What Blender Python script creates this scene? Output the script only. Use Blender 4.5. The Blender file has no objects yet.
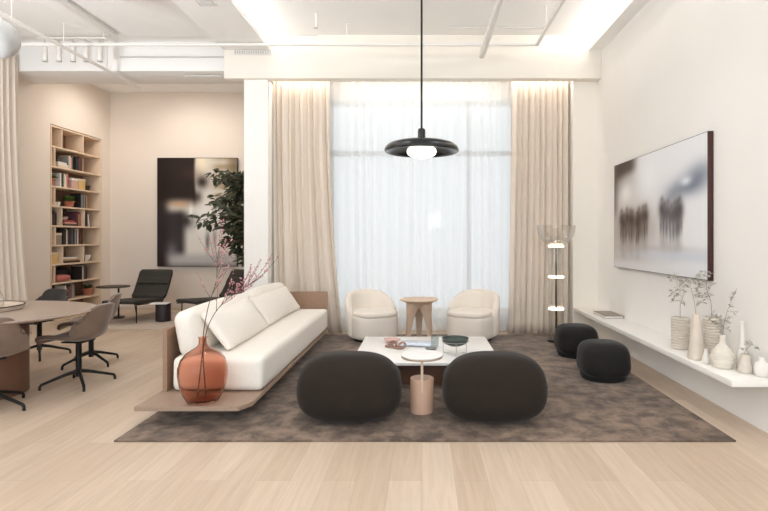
import bpy, bmesh, math, random
from mathutils import Vector, Matrix
C = bpy.context.scene.collection
SC = bpy.context.scene
PI = math.pi
R = math.radians

# ------------------------------------------------------------------ camera, world, lights, exposure
F, CX, CY, H = 520.0, 422.0, 238.0, 1.4        # focal length in pixels of a 768 px frame, level camera 1.4 m up
cam_d = bpy.data.cameras.new('camera'); cam = bpy.data.objects.new('camera', cam_d); C.objects.link(cam)
cam.location = (0, 0, H); cam.rotation_euler = (PI / 2, 0, 0)
cam_d.sensor_width = 36; cam_d.lens = 36 * F / 768
cam_d.shift_x = (384 - CX) / 768; cam_d.shift_y = -(255.5 - CY) / 768
cam_d.clip_start = .05
SC.camera = cam
SC.view_settings.view_transform = 'Standard'; SC.view_settings.look = 'None'
SC.view_settings.gamma = 1; SC.view_settings.use_curve_mapping = False
SC.view_settings.exposure = -0.12
SC.cycles.use_denoising = True
SC.cycles.max_bounces = 10; SC.cycles.diffuse_bounces = 6; SC.cycles.transparent_max_bounces = 16

w = bpy.data.worlds.new('sky'); SC.world = w; w.use_nodes = True
bg = w.node_tree.nodes['Background']
bg.inputs[0].default_value = (.93, .97, 1.0, 1); bg.inputs[1].default_value = 1.35

def area(name, loc, rot, sx, sy, power, col=(1, 1, 1), spread=None):
    l = bpy.data.lights.new(name, 'AREA'); l.shape = 'RECTANGLE'; l.size = sx; l.size_y = sy
    l.energy = power; l.color = col
    if spread: l.spread = R(spread)
    o = bpy.data.objects.new(name, l); C.objects.link(o); o.location = loc; o.rotation_euler = rot
    return o
def spot(name, loc, target, power, ang, col, blend=.9, rad=.05):
    l = bpy.data.lights.new(name, 'SPOT'); l.energy = power; l.color = col; l.spot_size = R(ang); l.spot_blend = blend
    l.shadow_soft_size = rad
    o = bpy.data.objects.new(name, l); C.objects.link(o); o.location = loc
    o.rotation_euler = (Vector(target) - Vector(loc)).to_track_quat('-Z', 'Y').to_euler()
    return o
# daylight from the loft's windows behind the camera
area('daylight_from_rear_windows', (-1.6, -2.9, 2.3), (R(90), 0, 0), 8.0, 3.4, 215, (.73, .885, 1.0))
# cove strips and curtain pocket strip
area('cove_strip_right', (2.44, 3.4, 4.135), (R(180), R(-50), 0), .05, 7.6, 54, (1.0, .985, .95))
area('cove_strip_left', (-2.30, 3.4, 4.135), (R(180), R(50), 0), .05, 7.6, 54, (1.0, .985, .95))
area('curtain_pocket_strip', (0, 7.50, 3.80), (0, 0, 0), 4.3, .05, 18, (1.0, .95, .87))
# warm ceiling lamps of the lounge corner
spot('art_spot', (-4.4, 8.75, 4.15), (-4.4, 10.2, 2.6), 46, 100, (1.0, .92, .83))
spot('shelf_spot', (-4.9, 9.1, 4.15), (-6.2, 9.25, 2.6), 46, 100, (1.0, .92, .83))
area('lounge_ceiling_lamps', (-4.3, 8.9, 4.2), (0, 0, 0), 2.6, .8, 26, (1.0, .93, .85))
area('dining_overhead_fill', (-4.2, 4.0, 4.2), (0, 0, 0), 2.6, 3.0, 20, (1.0, .98, .96))  # unseen panel added as overhead fill for the dining side

for x, y in ((-1.2, 2.2), (1.2, 2.2), (-1.2, 4.6), (1.2, 4.6), (-3.8, 2.6)):      # unseen spots added for more light from above
    spot('overhead_fill_spot', (x, y, 4.15), (x, y, 0), 46, 125, (.80, .91, 1.0), 1.0, .25)
spot('left_ceiling_fill', (-4.7, 3.2, 1.9), (-4.5, 4.4, 4.25), 430, 150, (.88, .94, 1.0), 1.0, .25)  # added out of frame, without a fixture, to brighten the left ceiling
spot('middle_ceiling_fill', (.4, .2, 1.9), (.2, 3.6, 4.25), 170, 140, (.88, .94, 1.0), 1.0, .25)  # second added light out of view, lifts the middle of the ceiling

def at(px, py, Y):
    """world point seen at pixel (px, py) at depth Y"""
    return Vector(((px - CX) / F * Y, Y, H - (py - CY) / F * Y))

# ------------------------------------------------------------------ materials
def lin(c):
    return tuple(((v / 255) / 12.92 if v / 255 <= .04045 else ((v / 255 + .055) / 1.055) ** 2.4) for v in c) + (1,)
MATS = {}
def mat(name, col, rough=.55, var=0., vscale=8., bump=0., bscale=60., metal=0., sheen=0., emit=None, es=0, spec=.5, stretch=(1, 1, 1), trans=0, ior=1.45):
    m = bpy.data.materials.new(name); m.use_nodes = True; MATS[name] = m
    nt = m.node_tree; b = nt.nodes['Principled BSDF']
    b.inputs['Base Color'].default_value = lin(col); b.inputs['Roughness'].default_value = rough
    b.inputs['Metallic'].default_value = metal; b.inputs['Specular IOR Level'].default_value = spec
    b.inputs['Sheen Weight'].default_value = sheen; b.inputs['Sheen Roughness'].default_value = .4
    b.inputs['Transmission Weight'].default_value = trans; b.inputs['IOR'].default_value = ior
    if emit: b.inputs['Emission Color'].default_value = lin(emit); b.inputs['Emission Strength'].default_value = es
    if var or bump:
        tc = nt.nodes.new('ShaderNodeTexCoord'); mp = nt.nodes.new('ShaderNodeMapping'); mp.inputs['Scale'].default_value = stretch
        nt.links.new(tc.outputs['Object'], mp.inputs[0])
    if var:
        n = nt.nodes.new('ShaderNodeTexNoise'); n.inputs['Scale'].default_value = vscale; n.inputs['Detail'].default_value = 5
        mx = nt.nodes.new('ShaderNodeMix'); mx.data_type = 'RGBA'
        lo = [c * (1 - var) for c in col]; hi = [min(255, c * (1 + var)) for c in col]
        mx.inputs[6].default_value = lin(lo); mx.inputs[7].default_value = lin(hi)
        nt.links.new(mp.outputs[0], n.inputs['Vector']); nt.links.new(n.outputs['Fac'], mx.inputs[0])
        nt.links.new(mx.outputs[2], b.inputs['Base Color'])
    if bump:
        n2 = nt.nodes.new('ShaderNodeTexNoise'); n2.inputs['Scale'].default_value = bscale; n2.inputs['Detail'].default_value = 3
        bp = nt.nodes.new('ShaderNodeBump'); bp.inputs['Strength'].default_value = bump; bp.inputs['Distance'].default_value = .01
        nt.links.new(mp.outputs[0], n2.inputs['Vector']); nt.links.new(n2.outputs['Fac'], bp.inputs['Height'])
        nt.links.new(bp.outputs[0], b.inputs['Normal'])
    return m
def thin_glass(name, tint, gloss=.08, tintfac=1.0, rough=.02):
    m = bpy.data.materials.new(name); m.use_nodes = True; nt = m.node_tree; nt.nodes.clear()
    out = nt.nodes.new('ShaderNodeOutputMaterial'); mx = nt.nodes.new('ShaderNodeMixShader')
    t = nt.nodes.new('ShaderNodeBsdfTransparent'); t.inputs[0].default_value = tint
    g = nt.nodes.new('ShaderNodeBsdfGlossy'); g.inputs['Roughness'].default_value = rough
    lw = nt.nodes.new('ShaderNodeLayerWeight'); lw.inputs[0].default_value = .35
    ma = nt.nodes.new('ShaderNodeMath'); ma.operation = 'MULTIPLY_ADD'; ma.inputs[1].default_value = .5; ma.inputs[2].default_value = gloss
    nt.links.new(lw.outputs['Facing'], ma.inputs[0]); nt.links.new(ma.outputs[0], mx.inputs[0])
    nt.links.new(t.outputs[0], mx.inputs[1]); nt.links.new(g.outputs[0], mx.inputs[2]); nt.links.new(mx.outputs[0], out.inputs[0])
    return m
def cloth(name, col, tfac, alpha):
    """woven cloth that lets some light through: alpha = share of open weave, tfac = share of translucency"""
    m = bpy.data.materials.new(name); m.use_nodes = True; nt = m.node_tree; nt.nodes.clear()
    out = nt.nodes.new('ShaderNodeOutputMaterial')
    d = nt.nodes.new('ShaderNodeBsdfDiffuse'); d.inputs[0].default_value = lin(col)
    t = nt.nodes.new('ShaderNodeBsdfTranslucent'); t.inputs[0].default_value = lin(col)
    m1 = nt.nodes.new('ShaderNodeMixShader'); m1.inputs[0].default_value = tfac
    nt.links.new(d.outputs[0], m1.inputs[1]); nt.links.new(t.outputs[0], m1.inputs[2])
    last = m1
    if alpha:
        tr = nt.nodes.new('ShaderNodeBsdfTransparent'); m2 = nt.nodes.new('ShaderNodeMixShader'); m2.inputs[0].default_value = alpha
        nt.links.new(m1.outputs[0], m2.inputs[1]); nt.links.new(tr.outputs[0], m2.inputs[2]); last = m2
    nt.links.new(last.outputs[0], out.inputs[0])
    return m

def floor_mat():
    m = bpy.data.materials.new('oak_floor'); m.use_nodes = True; nt = m.node_tree; b = nt.nodes['Principled BSDF']
    tc = nt.nodes.new('ShaderNodeTexCoord'); mp = nt.nodes.new('ShaderNodeMapping'); mp.inputs['Rotation'].default_value = (0, 0, PI / 2)
    nt.links.new(tc.outputs['Object'], mp.inputs[0])
    br = nt.nodes.new('ShaderNodeTexBrick'); br.offset = .37; br.inputs['Scale'].default_value = 1
    br.inputs['Brick Width'].default_value = 1.5; br.inputs['Row Height'].default_value = .19; br.inputs['Mortar Size'].default_value = .0012
    br.inputs['Mortar Smooth'].default_value = .3; br.inputs['Bias'].default_value = 0
    br.inputs['Color1'].default_value = lin((210, 190, 170)); br.inputs['Color2'].default_value = lin((195, 173, 151)); br.inputs['Mortar'].default_value = lin((180, 157, 135))
    nt.links.new(mp.outputs[0], br.inputs['Vector'])
    mp2 = nt.nodes.new('ShaderNodeMapping'); mp2.inputs['Scale'].default_value = (14, .9, 1)
    nt.links.new(tc.outputs['Object'], mp2.inputs[0])
    n = nt.nodes.new('ShaderNodeTexNoise'); n.inputs['Scale'].default_value = 2.2; n.inputs['Detail'].default_value = 7; n.inputs['Distortion'].default_value = .8
    nt.links.new(mp2.outputs[0], n.inputs['Vector'])
    rp = nt.nodes.new('ShaderNodeValToRGB'); rp.color_ramp.elements[0].position = .3; rp.color_ramp.elements[0].color = (.80, .78, .76, 1)
    rp.color_ramp.elements[1].position = .7; rp.color_ramp.elements[1].color = (1.06, 1.06, 1.06, 1)
    nt.links.new(n.outputs['Fac'], rp.inputs[0])
    mx = nt.nodes.new('ShaderNodeMix'); mx.data_type = 'RGBA'; mx.blend_type = 'MULTIPLY'; mx.inputs[0].default_value = .55
    nt.links.new(br.outputs['Color'], mx.inputs[6]); nt.links.new(rp.outputs[0], mx.inputs[7]); nt.links.new(mx.outputs[2], b.inputs['Base Color'])
    b.inputs['Roughness'].default_value = .42; b.inputs['Specular IOR Level'].default_value = .35
    return m
def rug_mat():
    m = bpy.data.materials.new('viscose_rug'); m.use_nodes = True; nt = m.node_tree; b = nt.nodes['Principled BSDF']
    tc = nt.nodes.new('ShaderNodeTexCoord'); mp = nt.nodes.new('ShaderNodeMapping'); mp.inputs['Rotation'].default_value = (0, 0, R(2))
    nt.links.new(tc.outputs['Object'], mp.inputs[0])
    br = nt.nodes.new('ShaderNodeTexBrick'); br.offset = .5; br.inputs['Scale'].default_value = 1
    br.inputs['Brick Width'].default_value = .62; br.inputs['Row Height'].default_value = .42; br.inputs['Mortar Size'].default_value = 0.0; br.inputs['Mortar Smooth'].default_value = 1
    br.inputs['Color1'].default_value = lin((112, 96, 84)); br.inputs['Color2'].default_value = lin((96, 81, 71)); br.inputs['Mortar'].default_value = lin((88, 74, 65))
    nt.links.new(mp.outputs[0], br.inputs['Vector'])
    n = nt.nodes.new('ShaderNodeTexNoise'); n.inputs['Scale'].default_value = 6.5; n.inputs['Detail'].default_value = 9; n.inputs['Roughness'].default_value = .66; n.inputs['Distortion'].default_value = .25
    nt.links.new(tc.outputs['Object'], n.inputs['Vector'])
    rp = nt.nodes.new('ShaderNodeValToRGB'); rp.color_ramp.elements[0].position = .40; rp.color_ramp.elements[0].color = (.58, .56, .55, 1)
    rp.color_ramp.elements[1].position = .60; rp.color_ramp.elements[1].color = (1.8, 1.76, 1.7, 1)
    nt.links.new(n.outputs['Fac'], rp.inputs[0])
    mx = nt.nodes.new('ShaderNodeMix'); mx.data_type = 'RGBA'; mx.blend_type = 'MULTIPLY'; mx.inputs[0].default_value = .85
    nt.links.new(br.outputs['Color'], mx.inputs[6]); nt.links.new(rp.outputs[0], mx.inputs[7]); nt.links.new(mx.outputs[2], b.inputs['Base Color'])
    b.inputs['Roughness'].default_value = .75; b.inputs['Sheen Weight'].default_value = .12; b.inputs['Specular IOR Level'].default_value = .2
    bp = nt.nodes.new('ShaderNodeBump'); bp.inputs['Strength'].default_value = .25; bp.inputs['Distance'].default_value = .01
    n3 = nt.nodes.new('ShaderNodeTexNoise'); n3.inputs['Scale'].default_value = 60
    nt.links.new(tc.outputs['Object'], n3.inputs['Vector']); nt.links.new(n3.outputs['Fac'], bp.inputs['Height']); nt.links.new(bp.outputs[0], b.inputs['Normal'])
    return m
def paint_mat(name, rough=.3):
    m = bpy.data.materials.new(name); m.use_nodes = True; nt = m.node_tree; b = nt.nodes['Principled BSDF']
    a = nt.nodes.new('ShaderNodeVertexColor'); a.layer_name = 'paint'
    nt.links.new(a.outputs[0], b.inputs['Base Color']); b.inputs['Roughness'].default_value = rough; b.inputs['Specular IOR Level'].default_value = .12
    return m

WHITE = mat('white_wall_paint', (242, 239, 235), .85, var=.012, vscale=1.5, bump=.04, bscale=180)
WARM = mat('beige_wall', (226, 213, 200), .85, var=.015, vscale=1.5, bump=.05, bscale=150)  # one even beige, darker than the white of the other walls
CEIL = mat('white_ceiling_paint', (243, 241, 238), .9, var=.012, vscale=2)
BEAMW = mat('beam_paint', (238, 231, 221), .85, var=.01, vscale=2)
SHELFW = mat('white_lacquer_shelf', (240, 236, 230), .45, var=.008, vscale=4)
FLOOR = floor_mat(); RUG = rug_mat()
LRUG = mat('pale_wool_rug', (196, 180, 166), .95, var=.06, vscale=30, bump=.3, bscale=120)
LINEN = mat('cream_linen', (238, 230, 220), .9, var=.03, vscale=60, bump=.25, bscale=260, sheen=.15)
BOUCLE = mat('ivory_boucle', (230, 219, 207), .95, var=.03, vscale=80, bump=.4, bscale=180, sheen=.2)
OAK = mat('light_oak', (158, 135, 117), .5, var=.09, vscale=5, stretch=(12, 1, 12))
OAKX = mat('walnut_stained_oak', (112, 80, 62), .5, var=.10, vscale=5, stretch=(1, 1, 14))
OAKS = mat('oak_sofa_frame', (150, 120, 98), .5, var=.08, vscale=5, stretch=(10, 1, 10))
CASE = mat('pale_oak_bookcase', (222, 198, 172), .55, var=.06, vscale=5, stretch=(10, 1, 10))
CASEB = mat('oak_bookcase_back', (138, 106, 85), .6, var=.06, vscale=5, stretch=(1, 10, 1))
CHARC = mat('charcoal_wool', (43, 36, 31), .95, var=.06, vscale=70, bump=.3, bscale=220, sheen=.10, spec=.25)
POUF = mat('black_velvet', (33, 30, 28), .85, var=.10, vscale=20, bump=.15, bscale=160, sheen=.12, spec=.3)
STONE = mat('white_stone', (236, 232, 228), .35, var=.02, vscale=3)
TRAV = mat('pink_travertine', (212, 184, 160), .5, var=.06, vscale=6, stretch=(8, 8, 1.5), bump=.05, bscale=30)
TRAVD = mat('sand_travertine', (200, 174, 152), .55, var=.06, vscale=7, bump=.05, bscale=30)
BLACK = mat('black_metal', (24, 24, 25), .4, metal=.3)
SHADE = mat('black_gloss_enamel', (20, 23, 26), .22, spec=.6)
OPAL = mat('opal_glass_lit', (255, 250, 240), .3, emit=(255, 247, 232), es=2.2)
GLOBE = mat('opal_glass_unlit', (186, 185, 184), .25)
RING = mat('lit_acrylic_ring', (255, 245, 225), .3, emit=(255, 240, 212), es=2.2)
VELV = mat('taupe_velvet', (118, 99, 86), .85, var=.12, vscale=9, bump=.1, bscale=160, sheen=.35)
VELVD = mat('shaded_taupe_velvet', (52, 47, 44), .85, var=.12, vscale=9, sheen=.3)  # darker copy of the taupe velvet, shade put into the colour
TTOP = mat('taupe_ash_tabletop', (160, 142, 129), .38, var=.04, vscale=5, stretch=(1, 10, 1))
TBASE = mat('umber_table_base', (112, 80, 62), .5, var=.06, vscale=5, stretch=(10, 10, 1))
CERA = mat('sand_ceramic', (214, 204, 192), .7, var=.05, vscale=25, bump=.1, bscale=70)
CERB = mat('white_ceramic', (233, 228, 221), .45, var=.02, vscale=12)
BOWLG = mat('dark_green_glass', (58, 70, 62), .12, var=.05, vscale=6)
TERR = mat('terracotta', (172, 106, 84), .8, var=.06, vscale=15)
LEAF = mat('dark_leaf', (62, 66, 46), .45, var=.25, vscale=6)
LEAFB = mat('house_plant_leaf', (84, 116, 60), .5, var=.25, vscale=30)
LEAFG = mat('dried_grey_leaf', (172, 166, 156), .7, var=.12, vscale=30)
TWIG = mat('grey_twig', (160, 148, 136), .8, var=.1, vscale=30)
BARK = mat('brown_bark', (92, 74, 66), .8, var=.15, vscale=30)
PINK = mat('dusty_pink_blossom', (196, 142, 146), .8, var=.12, vscale=60)
GREENL = mat('dark_olive_leather', (50, 48, 42), .6, var=.06, vscale=12, bump=.1, bscale=90)
PAPER = mat('paper', (232, 230, 228), .7, var=.02, vscale=20)
ART1 = paint_mat('blurred_street_painting', .5); ART2 = paint_mat('dark_blurred_painting', .3)
MAROON = mat('dark_maroon_edge', (66, 34, 30), .5, var=.05, vscale=10)
DARKE = mat('dark_frame_edge', (40, 34, 31), .5, var=.05, vscale=10)
PIPE = mat('white_painted_pipe', (232, 228, 223), .5, var=.01, vscale=5)
PIPEG = mat('grey_white_fixture', (205, 203, 200), .5, var=.02, vscale=5)
PANE = thin_glass('window_pane', (.97, .985, .99, 1), .02)
CGLASS = thin_glass('clear_glass', (.98, .975, .965, 1), .03)
SMOKE = thin_glass('grey_glass', (.86, .89, .89, 1), .06)
WFRAME = mat('window_frame_paint', (205, 210, 214), .5, var=.01, vscale=5)
SHEER = cloth('sheer_voile', (250, 250, 250), .68, .30)
DRAPE = cloth('beige_linen_drape', (238, 226, 213), .14, 0)
AMBER = mat('amber_glass', (238, 200, 184), .04, trans=1, ior=1.2)

# ------------------------------------------------------------------ mesh helpers
def B(): return bmesh.new()
def add_box(bm, c, s, bevel=0.0, seg=2, rotz=0):
    t = bmesh.new(); bmesh.ops.create_cube(t, size=1)
    bmesh.ops.scale(t, vec=s, verts=t.verts)
    if bevel: bmesh.ops.bevel(t, geom=list(t.edges), offset=bevel, segments=seg, affect='EDGES', profile=.5)
    if rotz: bmesh.ops.rotate(t, verts=t.verts, cent=(0, 0, 0), matrix=Matrix.Rotation(rotz, 3, 'Z'))
    bmesh.ops.translate(t, vec=c, verts=t.verts)
    me = bpy.data.meshes.new('tmp'); t.to_mesh(me); t.free(); bm.from_mesh(me); bpy.data.meshes.remove(me)
def box2(bm, a, b, bevel=0.0):
    c = [(a[i] + b[i]) / 2 for i in range(3)]; s = [abs(b[i] - a[i]) for i in range(3)]
    return add_box(bm, c, s, bevel)
def loft(bm, rings, close_u=True, cap0=True, cap1=True):
    vr = [[bm.verts.new(p) for p in ring] for ring in rings]
    for i in range(len(vr) - 1):
        n = len(vr[i])
        for j in range(n if close_u else n - 1):
            k = (j + 1) % n
            bm.faces.new((vr[i][j], vr[i][k], vr[i + 1][k], vr[i + 1][j]))
    if cap0 and close_u: bm.faces.new(list(reversed(vr[0])))
    if cap1 and close_u: bm.faces.new(vr[-1])
    return [v for r in vr for v in r]
def lathe(bm, prof, seg=40, c=(0, 0, 0), cap0=True, cap1=True, closed=False):
    if closed: prof = list(prof) + [prof[0]]
    rings = [[(c[0] + max(r, 1e-4) * math.cos(2 * PI * j / seg), c[1] + max(r, 1e-4) * math.sin(2 * PI * j / seg), c[2] + z) for j in range(seg)] for r, z in prof]
    return loft(bm, rings, True, cap0 and not closed, cap1 and not closed)
def tube(bm, pts, rad, seg=8):
    pts = [Vector(p) for p in pts]; n = len(pts)
    if not hasattr(rad, '__len__'): rad = [rad] * n
    rings = []; up = Vector((0, 0, 1))
    nrm = None
    for i in range(n):
        t = (pts[min(i + 1, n - 1)] - pts[max(i - 1, 0)]).normalized()
        if nrm is None:
            nrm = t.orthogonal().normalized()
        nrm = (nrm - t * nrm.dot(t)).normalized(); bn = t.cross(nrm)
        rings.append([pts[i] + (nrm * math.cos(2 * PI * j / seg) + bn * math.sin(2 * PI * j / seg)) * rad[i] for j in range(seg)])
    return loft(bm, rings)
def smooth_path(pts, n=6):
    """Catmull-Rom through the points"""
    P = [Vector(p) for p in pts]; P = [P[0] * 2 - P[1]] + P + [P[-1] * 2 - P[-2]]; out = []
    for i in range(1, len(P) - 2):
        for k in range(n):
            t = k / n; a, b, c, d = P[i - 1], P[i], P[i + 1], P[i + 2]
            out.append(.5 * ((2 * b) + (c - a) * t + (2 * a - 5 * b + 4 * c - d) * t * t + (3 * b - a - 3 * c + d) * t ** 3))
    out.append(P[-2]); return out
def spow(v, e): return math.copysign(abs(v) ** e, v)
def superq(bm, c, h, e1, e2, nu=48, nv=28, warp=None):
    """superellipsoid; exponents as n (2 = ellipsoid, larger = boxier): e1 vertical section, e2 plan"""
    rings = []
    for i in range(nv + 1):
        a = -PI / 2 + PI * i / nv
        a = max(-PI / 2 + 1e-3, min(PI / 2 - 1e-3, a))
        ca, sa = spow(math.cos(a), 2 / e1), spow(math.sin(a), 2 / e1)
        ring = []
        for j in range(nu):
            b = 2 * PI * j / nu
            p = [h[0] * ca * spow(math.cos(b), 2 / e2), h[1] * ca * spow(math.sin(b), 2 / e2), h[2] * sa]
            if warp: p = warp(p)
            ring.append((c[0] + p[0], c[1] + p[1], c[2] + p[2]))
        rings.append(ring)
    return loft(bm, rings)
def rbox(bm, half, r, n=12, puff=(0, 0, 0), M=None, wob=0, seed=0):
    """rounded, puffed cushion block"""
    rnd = random.Random(seed)
    ph = [rnd.uniform(0, 6) for _ in range(6)]
    t = bmesh.new(); bmesh.ops.create_cube(t, size=2)
    bmesh.ops.subdivide_edges(t, edges=list(t.edges), cuts=n, use_grid_fill=True)
    vs = t.verts
    for v in vs:
        q = [math.sin(x * PI / 2) if abs(x) < .9999 else x for x in v.co]
        p = Vector([q[i] * half[i] for i in range(3)])
        inn = Vector([max(-(half[i] - r), min(half[i] - r, p[i])) for i in range(3)])
        d = p - inn
        if d.length > 1e-9: p = inn + d.normalized() * r
        bl = [(1 - q[1] ** 2) * (1 - q[2] ** 2), (1 - q[0] ** 2) * (1 - q[2] ** 2), (1 - q[0] ** 2) * (1 - q[1] ** 2)]
        for i in range(3): p[i] += puff[i] * bl[i] * q[i]
        if wob:
            p += Vector((math.sin(7 * p.y + ph[0]) * math.sin(6 * p.z + ph[1]), math.sin(6 * p.x + ph[2]) * math.sin(8 * p.z + ph[3]), math.sin(6 * p.x + ph[4]) * math.sin(5 * p.y + ph[5]))) * wob
        v.co = (M @ p) if M else p
    me = bpy.data.meshes.new('tmp'); t.to_mesh(me); t.free(); bm.from_mesh(me); bpy.data.meshes.remove(me)
def prism(bm, poly, z0, z1):
    return loft(bm, [[(x, y, z0) for x, y in poly], [(x, y, z1) for x, y in poly]])
def sheet(bm, fn, nu, nv):
    g = [[bm.verts.new(fn(i / nu, j / nv)) for j in range(nv + 1)] for i in range(nu + 1)]
    for i in range(nu):
        for j in range(nv):
            bm.faces.new((g[i][j], g[i + 1][j], g[i + 1][j + 1], g[i][j + 1]))
    return [v for r in g for v in r]
def leaf(bm, base, d, length, width, up=Vector((0, 0, 1)), bend=.15):
    d = d.normalized(); s = d.cross(up)
    if s.length < 1e-3: s = Vector((1, 0, 0))
    s.normalize(); n = s.cross(d)
    prev = None
    prof = [(0, .05), (.25, .8), (.5, 1), (.78, .65), (1, .04)]
    for t, wd in prof:
        c = base + d * length * t - n * bend * length * t * t
        a = bm.verts.new(c + s * width * .5 * wd + n * width * .12 * wd); m = bm.verts.new(c); b = bm.verts.new(c - s * width * .5 * wd + n * width * .12 * wd)
        if prev:
            bm.faces.new((prev[0], prev[1], m, a)); bm.faces.new((prev[1], prev[2], b, m))
        prev = (a, m, b)
def obj(name, bm, m, parent=None, world=False, ang=40, solid=0, smooth=True):
    """link bm as ONE mesh object; world=True: coordinates are world ones, moved into the parent's (unrotated) frame"""
    if world and parent is not None:
        off = Vector(parent.location); q = parent.parent
        while q: off += Vector(q.location); q = q.parent
        bmesh.ops.translate(bm, vec=-off, verts=bm.verts)
    bmesh.ops.recalc_face_normals(bm, faces=bm.faces)
    me = bpy.data.meshes.new(name); bm.to_mesh(me); bm.free()
    if smooth:
        for p in me.polygons: p.use_smooth = True
        me.set_sharp_from_angle(angle=R(ang))
    me.materials.append(m)
    o = bpy.data.objects.new(name, me); C.objects.link(o)
    if parent is not None: o.parent = parent
    if solid:
        md = o.modifiers.new('thickness', 'SOLIDIFY'); md.thickness = solid; md.offset = 0
    return o
def tag(o, label, cat, group=None):
    o['label'] = label; o['category'] = cat
    if group: o['group'] = group
    return o
def thing(name, label, cat, loc=(0, 0, 0), rotz=0, group=None):
    o = bpy.data.objects.new(name, None); C.objects.link(o); o.empty_display_size = .1
    o.location = loc; o.rotation_euler = (0, 0, rotz)
    return tag(o, label, cat, group)
def origin(o, p):
    """move a mesh's origin to p without moving the mesh"""
    o.data.transform(Matrix.Translation(-Vector(p))); o.location = p; return o
def struct(name, bm, m):
    o = obj(name, bm, m); o['kind'] = 'structure'; return o
def dup(root, loc, rotz=None, label=None, group=None):
    r = root.copy(); C.objects.link(r); r.location = loc
    if rotz is not None: r.rotation_euler = (0, 0, rotz)
    if label: r['label'] = label
    if group: r['group'] = group
    def rec(a, b):
        for ch in list(a.children):
            c = ch.copy(); C.objects.link(c); c.parent = b; rec(ch, c)
    rec(root, r)
    return r

# ------------------------------------------------------------------ the room
XR, XL, YB, ZC = 2.52, -6.12, 10.2, 4.25
YW = 7.95                                   # window wall
def sbox(name, a, b, m, bevel=0):
    bm = B(); box2(bm, a, b, bevel); return struct(name, bm, m)
sbox('floor', (-6.6, -3, -.12), (XR + .2, YB + .2, 0), FLOOR)
sbox('ceiling', (-6.6, -3, ZC), (XR + .2, YB + .2, ZC + .15), CEIL)
sbox('wall_right', (XR, -3, 0), (XR + .18, YW + .2, ZC), WHITE)
bm = B()                                    # left wall with the niche of the bookcase
NY0, NY1, NZ1 = 8.56, 9.93, 3.285
box2(bm, (XL - .2, -3, 0), (XL, NY0, ZC)); box2(bm, (XL - .2, NY1, 0), (XL, YB, ZC)); box2(bm, (XL - .2, NY0, NZ1), (XL, NY1, ZC))
box2(bm, (XL - .44, NY0 - .1, 0), (XL - .36, NY1 + .1, NZ1 + .1))
struct('wall_left', bm, WARM)
sbox('wall_lounge', (XL - .2, YB, 0), (-2.15, YB + .15, ZC), WARM)
sbox('wall_lounge_side', (-2.25, 7.95, 0), (-2.15, YB, ZC), WHITE)
WX0, WX1, WZ1 = -1.42, 1.46, 3.50
bm = B()
box2(bm, (-2.25, YW, 0), (WX0, YW + .15, ZC)); box2(bm, (WX1, YW, 0), (XR, YW + .15, ZC))
box2(bm, (WX0, YW, WZ1), (WX1, YW + .15, ZC)); box2(bm, (WX0, YW, 0), (WX1, YW + .15, .12))
struct('wall_window', bm, WHITE)
sbox('trim_1', (-2.78, 7.30, 3.642), (XR, 7.46, ZC), BEAMW, .004)              # beam before the curtains
sbox('trim_2', (-2.52, 7.36, 0), (-2.18, 7.95, 3.642), WHITE, .004)            # pillar
sbox('trim_3', (XL, 7.55, 3.825), (-2.52, 8.19, ZC), CEIL, .004)               # header of the lounge
bm = B(); box2(bm, (-2.78, -3, 4.04), (-2.13, 7.3, 4.065)); box2(bm, (-2.15, -3, 4.065), (-2.13, 7.3, 4.11)); box2(bm, (-2.78, -3, 4.065), (-2.74, 7.3, ZC))
struct('trim_4', bm, CEIL)
bm = B(); box2(bm, (2.34, -3, 4.03), (XR, 7.3, 4.055)); box2(bm, (2.34, -3, 4.055), (2.36, 7.3, 4.11))
struct('trim_5', bm, CEIL)
sbox('trim_6', (2.17, 7.46, 0), (XR, 7.95, 3.8), BEAMW)                        # wall return beside the right drape
sbox('baseboard_right', (XR - .045, -3, 0), (XR, 7.46, .351), WHITE)
sbox('baseboard_lounge', (XL, YB - .012, 0), (-2.25, YB, .10), WARM, .003)
# window: frame bars and panes
t = bpy.data.objects.new('window_1', None); C.objects.link(t); t.location = (0, YW, 0); t['kind'] = 'structure'
bm = B()
for x in (WX0 + .03, .72, WX1 - .03):
    box2(bm, (x - .03, YW + .02, .12), (x + .03, YW + .10, WZ1))
for z in (.15, 2.70, WZ1 - .03): box2(bm, (WX0, YW + .02, z - .035), (WX1, YW + .10, z + .035))
obj('window_frame', bm, WFRAME, t, world=True)
bm = B(); box2(bm, (WX0 + .02, YW + .055, .14), (WX1 - .02, YW + .061, WZ1 - .02)); obj('window_glass', bm, PANE, t, world=True)

# ------------------------------------------------------------------ rugs
bm = B(); box2(bm, (-2.115, 3.565, 0.0005), (2.155, 7.50, .012), .003)
tag(origin(obj('area_rug', bm, RUG), (0, 5.5, 0)), 'large grey-brown velvety rug under the sofa and the dark armchairs', 'rug')
bm = B(); box2(bm, (-5.05, 7.92, 0.0005), (-3.02, 9.8, .010), .003)
tag(origin(obj('lounge_rug', bm, LRUG), (-3.9, 8.9, 0)), 'pale beige rug under the olive lounge chairs by the bookcase', 'rug')
ZR = .012; ZL = .013

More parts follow.
